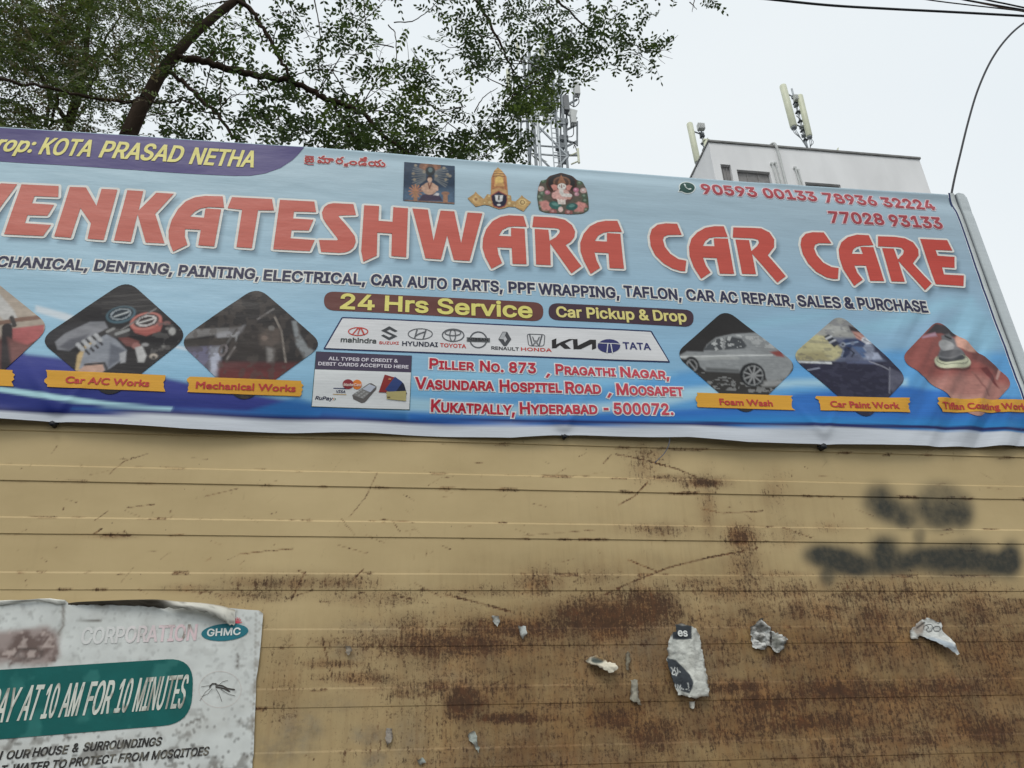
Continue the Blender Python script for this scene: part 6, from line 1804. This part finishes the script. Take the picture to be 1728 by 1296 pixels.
unit(973, 151, 9, 20, M_RRU, 'pale radio unit at the upper right of the mast')
unit(967, 201, 9, 17, M_RRU, 'pale hooded radio unit at the right of the mast', True)
unit(922, 178, 10, 18, M_RRUD, 'dark radio unit left of the ladder'); unit(938, 172, 8, 18, M_RRUD, 'dark radio unit behind the ladder'); unit(955, 176, 9, 24, M_RRUD, 'tall dark radio unit on the right leg')
unit(921, 198, 8, 12, M_RRU, 'small pale radio unit below the leaves'); unit(906, 108, 13, 22, M_RRUD, 'dark radio unit near the top of the mast'); unit(920, 138, 7, 12, M_RRU, 'small pale radio unit high on the mast'); unit(876, 190, 6, 9, M_RRUD, 'small dark radio unit on the left pole')
for x, y, w, h, lb in ((858, 138, 7, 42, 'tall pale panel antenna left of the mast'), (874, 85, 6, 26, 'pale panel antenna at the upper left of the mast'), (915, 86, 7, 22, 'pale panel antenna at the mast top'), (976, 263, 4, 24, 'small pale panel antenna at the lower right')):
    p = P(x, y, fy - .4); s = 1 / F * np.linalg.norm(p - np.array([0, -DIST, EYE])) * .97; W, H = w * s / 2, h * s / 2 * 1.35
    m = MB(); m.tube([(p[0], p[1], p[2] - H), (p[0], p[1], p[2] - H * .97), (p[0], p[1], p[2] + H * .97), (p[0], p[1], p[2] + H)], [W * .7, W, W, W * .7], 10)
    m.bar((p[0], p[1] + W, p[2] - H * .6), (p[0] + (.35 if x < 910 else -.3), p[1] + .3, p[2] - H * .6), .05); m.bar((p[0], p[1] + W, p[2] + H * .6), (p[0] + (.35 if x < 910 else -.3), p[1] + .3, p[2] + H * .6), .05)
    tag(m.build('panel_antenna', M_PANEL, mast), lb)
mb = MB()
for q in ([(975, 162), (977, 172), (970, 180), (961, 176)], [(968, 212), (967, 228), (958, 231), (951, 226)], [(968, 250), (970, 245), (976, 262)]): mb.tube(spline(pxs(q, fy - .2), 5), .022, 5)
for i in range(0): mb.tube([(lx + .3 + i * .05, YT - hw - .1, 0), (lx + .3 + i * .05, YT - hw - .1, zl(150))], .024, 5)
mb.build('feeder_cables', M_CABLE, mast, True)

# ------------------------------------------------------------------ the building behind
YBD = 22.0
cA = P(1195, 237, YBD); cB = P(1552, 271, YBD)
zr = (cA[2] + cB[2]) / 2 - .02; bx0, bx1 = cA[0], cB[0]
bd = empty('plaster_building', ((bx0 + bx1) / 2, YBD + 4, 0)); tag(bd, 'pale pinkish white building with a flat parapet rising behind the right half of the banner', 'building')
BD2 = YBD + 8.5
rot = math.atan2((cB[1] - cA[1]), cB[0] - cA[0])
# openings in the front wall, given as (x0, x1, z0, z1)
w1a, w1b = P(1204, 276, YBD), P(1236, 299, YBD)
w2a, w2b = P(1243, 286, YBD), P(1304, 304, YBD)
zb1 = w1a[2] - 1.9; zb2 = w2a[2] - 1.5
w3a, w3b = P(1358, 307, YBD), P(1418, 312, YBD)
OPS = [(bx0 + .34, w1b[0] + .02, zb1, w1a[2]), (w2a[0], w2b[0] - .05, zb2, w2a[2]), (w3a[0], w3b[0], w3a[2] - 1.4, w3a[2])]
mb = MB(); cur = bx0
for (a, b_, z0, z1) in OPS:
    mb.box((cur, YBD, 0), (a, YBD + .25, zr)); mb.box((a, YBD, z1), (b_, YBD + .25, zr)); mb.box((a, YBD, 0), (b_, YBD + .25, z0)); cur = b_
mb.box((cur, YBD, 0), (bx1, YBD + .25, zr)); mb.box((bx0, YBD + .25, 0), (bx0 + .25, BD2, zr)); mb.box((bx1 - .25, YBD + .25, 0), (bx1, BD2, zr)); mb.box((bx0 + .25, BD2 - .25, 0), (bx1 - .25, BD2, zr))
mb.build('wall', M_PLASTER, bd)
mb = MB(); mb.box((bx0 + .25, YBD + .25, zr - 1.3), (bx1 - .25, BD2 - .25, zr - 1.1)); mb.build('roof', M_CAP, bd)
mb = MB(); mb.box((bx0 - .04, YBD - .07, zr), (bx1 + .04, YBD + .3, zr + .09)); mb.box((bx0 - .04, YBD + .3, zr), (bx0 + .3, BD2, zr + .09)); mb.box((bx1 - .3, YBD + .3, zr), (bx1 + .04, BD2, zr + .09)); mb.build('parapet_cap', M_CAP, bd)
for k, (a, b_, z0, z1) in enumerate(OPS):
    mb = MB(); mb.box((a + .03, YBD + .16, z0), (b_ - .03, YBD + .2, z1 - .03))
    for j in range(1, 3): x = a + (b_ - a) * j / 3; mb.box((x - .02, YBD + .13, z0), (x + .02, YBD + .159, z1 - .031))
    mb.build('window', M_SHUTTER, bd)
mb = MB(); q0 = P(1308, 243, YBD - .1); mb.tube(spline([(q0[0] - .25, YBD + .3, zr + .16), (q0[0] - .05, YBD - .05, zr + .2), (q0[0] + .02, YBD - .12, zr - .1), (q0[0] + .06, YBD - .1, zr - .9), (q0[0] + .08, YBD - .1, zr - 6)], 5), .055, 7)
mb.build('drain_pipe', M_RRU, bd, True)
mb = MB()
for x, zt_ in ((1303, 275), (1309, 274), (1342, 282), (1347, 286)): q0 = P(x, zt_, YBD - .1); mb.tube([(q0[0], YBD - .08, q0[2]), (q0[0] + .1, YBD - .08, q0[2] - 2.6)], .035, 6); mb.box((q0[0] - .06, YBD - .1, q0[2] - .04), (q0[0] + .06, YBD - .002, q0[2] + .04))
mb.build('wall_conduit', M_RRU, bd)
mb = MB(); p0 = P(1412, 254, YBD + .1); mb.bar((p0[0], YBD + .15, zr + .08), (p0[0] + .12, YBD + .15, zr + .42), .10, .04); mb.build('parapet_bracket', M_PANEL, bd); mb = MB(); p0 = P(1287, 240, YBD + .3); mb.bar((p0[0], YBD + .2, zr + .05), (p0[0], YBD + .2, zr + .3), .03)
mb.build('parapet_bracket', M_PANEL, bd)


def antenna(name_pole, label, top, base, panels, boxes, Y):
    r_ = empty('roof_antenna', P(base[0], base[1], Y)); tag(r_, label, 'antenna', 'panel antennas on the building roof')
    t_ = P(*top, Y); b_ = P(*base, Y)
    m = MB(); m.tube([(t_[0], Y, b_[2] - 1.6), (t_[0], Y, t_[2])], .05, 8); m.build('pole', M_STEEL, r_, True)
    for (x0, y0, x1, y1, w) in panels:
        a = P(x0, y0, Y - .2); c_ = P(x1, y1, Y - .2); s = np.linalg.norm(a - np.array([0, -DIST, EYE])) / F; W = w * s / 2
        cx = (a[0] + c_[0]) / 2; xa_, xb_ = a[0] * .5 + cx * .5, c_[0] * .5 + cx * .5
        m = MB(); n = 12
        for zz_, xx_, k in ((c_[2], xb_, .9), (c_[2] + .05, xb_, 1), (a[2] - .05, xa_, 1), (a[2], xa_, .9)):
            pass
        m.tube([(xb_, Y - .25, c_[2]), (xb_, Y - .25, c_[2] + .04), (xa_, Y - .25, a[2] - .04), (xa_, Y - .25, a[2])], [W * .85, W, W, W * .85], 12)
        m.build('antenna_panel', M_PANEL, r_, True)
        m = MB(); m.tube([(xb_, Y - .25, c_[2] - .09), (xb_, Y - .25, c_[2] + .002)], W * .8, 10)
        for k in (.12, .85):
            z = c_[2] + (a[2] - c_[2]) * k; x = xb_ + (xa_ - xb_) * k; m.bar((x, Y - .2, z), (t_[0], Y, z - .02), .05); m.box((t_[0] - .09, Y - .09, z - .09), (t_[0] + .09, Y + .09, z + .05))
        for k in range(3): m.tube(spline([(xb_ + (k - 1) * .05, Y - .25, c_[2] - .08), (xb_ + (k - 1) * .09, Y - .3, c_[2] - .4), ((xb_ + t_[0]) / 2, Y - .15, c_[2] - .62), (t_[0] + .03 * (k - 1), Y - .06, c_[2] - 1.0 - .2 * k)], 5), .016, 5)
        m.build('antenna_bracket', M_GREY, r_, True)
    for (x, y, w, h) in boxes:
        p = P(x, y, Y - .1); s = np.linalg.norm(p - np.array([0, -DIST, EYE])) / F
        m = MB(); m.box((p[0] - w * s / 2, Y - .28, p[2] - h * s * .6), (p[0] + w * s / 2, Y - .06, p[2] + h * s * .6)); m.bar((p[0], Y - .1, p[2]), (t_[0], Y, p[2]), .05)
        for k in range(4): m.box((p[0] - w * s / 2 + k * w * s / 4 + .02, Y - .32, p[2] - h * s * .5), (p[0] - w * s / 2 + k * w * s / 4 + .05, Y - .281, p[2] + h * s * .5))
        m.build('radio_box', M_RRU, r_)
    m = MB()
    for k in range(5):
        z = b_[2] + (t_[2] - b_[2]) * (.1 + .16 * k); m.box((t_[0] - .1, Y - .1, z - .03), (t_[0] + .1 + .06 * (k % 2), Y + .1, z + .03)); m.bar((t_[0] - .02, Y - .1, z), (t_[0] + .22 * (1 if k % 2 else -1), Y - .12, z + .25), .025)
    m.build('pole_clamp', M_DARKSTEEL, r_)


antenna('', 'pair of tall cream panel antennas on a pole above the middle of the parapet', (1336, 150), (1350, 246), [(1320, 146, 1339, 216, 10.5), (1350, 163, 1364, 232, 9)], [(1342, 168, 7, 8)], YBD + 2.2)
antenna('', 'single cream panel antenna with a grey box above, at the left end of the parapet', (1182, 214), (1187, 280), [(1162, 210, 1178, 276, 10)], [(1182, 216, 11, 9)], YBD + 3.5)
mb = MB(); p = P(1192, 242, YBD + 2); mb.tube([(p[0], YBD + 2, p[2] - 2), (p[0], YBD + 2, p[2] + .1)], .12, 10); mb.box((p[0] - .14, YBD + 1.9, p[2] + .1), (p[0] + .14, YBD + 2.1, p[2] + .2)); mb.build('vent_pipe', M_PANEL, bd, True)

# ------------------------------------------------------------------ overhead cables
GRP = 'overhead cables crossing the top right corner'


def cable(pts, r, mat, label):
    m = MB(); m.tube(spline(pts, 10), r, 7); o = m.build('overhead_cable', mat, None, True); tag(o, label, 'cable', GRP); return o


YC = 1.2
ext = lambda q, a, b_: [P(*q[0], YC) + (P(*q[0], YC) - P(*q[1], YC)) * a] + [P(x, y, YC) for x, y in q] + [P(*q[-1], YC) + (P(*q[-1], YC) - P(*q[-2], YC)) * b_]
cable(ext([(1040, -40), (1200, -12), (1300, -1), (1400, 9), (1500, 15), (1600, 20), (1728, 27)], 3, 5), .0105, M_CABLE, 'thick black cable sagging lowest across the top right corner')
cable(ext([(1500, -12), (1568, 0), (1640, 9), (1728, 19)], 4, 6), .0055, M_CABLE, 'thin black cable just above the thick lowest cable')
cable(ext([(1540, -22), (1620, -2), (1680, 9), (1728, 17)], 4, 6), .0085, M_CABLE, 'middle black cable running steeply to the right edge')
cable(ext([(1560, -18), (1625, -1), (1685, 12), (1728, 20)], 4, 6), .0045, M_CABLE2, 'thin brown cable tight under the middle black cable')
cable(ext([(1590, -20), (1662, -1), (1700, 7), (1728, 13)], 4, 6), .0075, M_CABLE, 'topmost black cable, nearest the corner of the picture')
dq = [P(x, y, .12) for x, y in ((1980, -10), (1850, -8), (1775, 12), (1728, 39), (1698, 66), (1672, 103), (1650, 152), (1634, 205), (1620, 262), (1611, 300), (1605, 330))]
dq.append(dq[-1] + (dq[-1] - dq[-2]) * 1.5)
m = MB(); m.tube(spline(dq, 8), .0062, 8); tag(m.build('drop_cable', M_CABLE, None, True), 'single black cable curving down to the banner top right corner', 'cable')
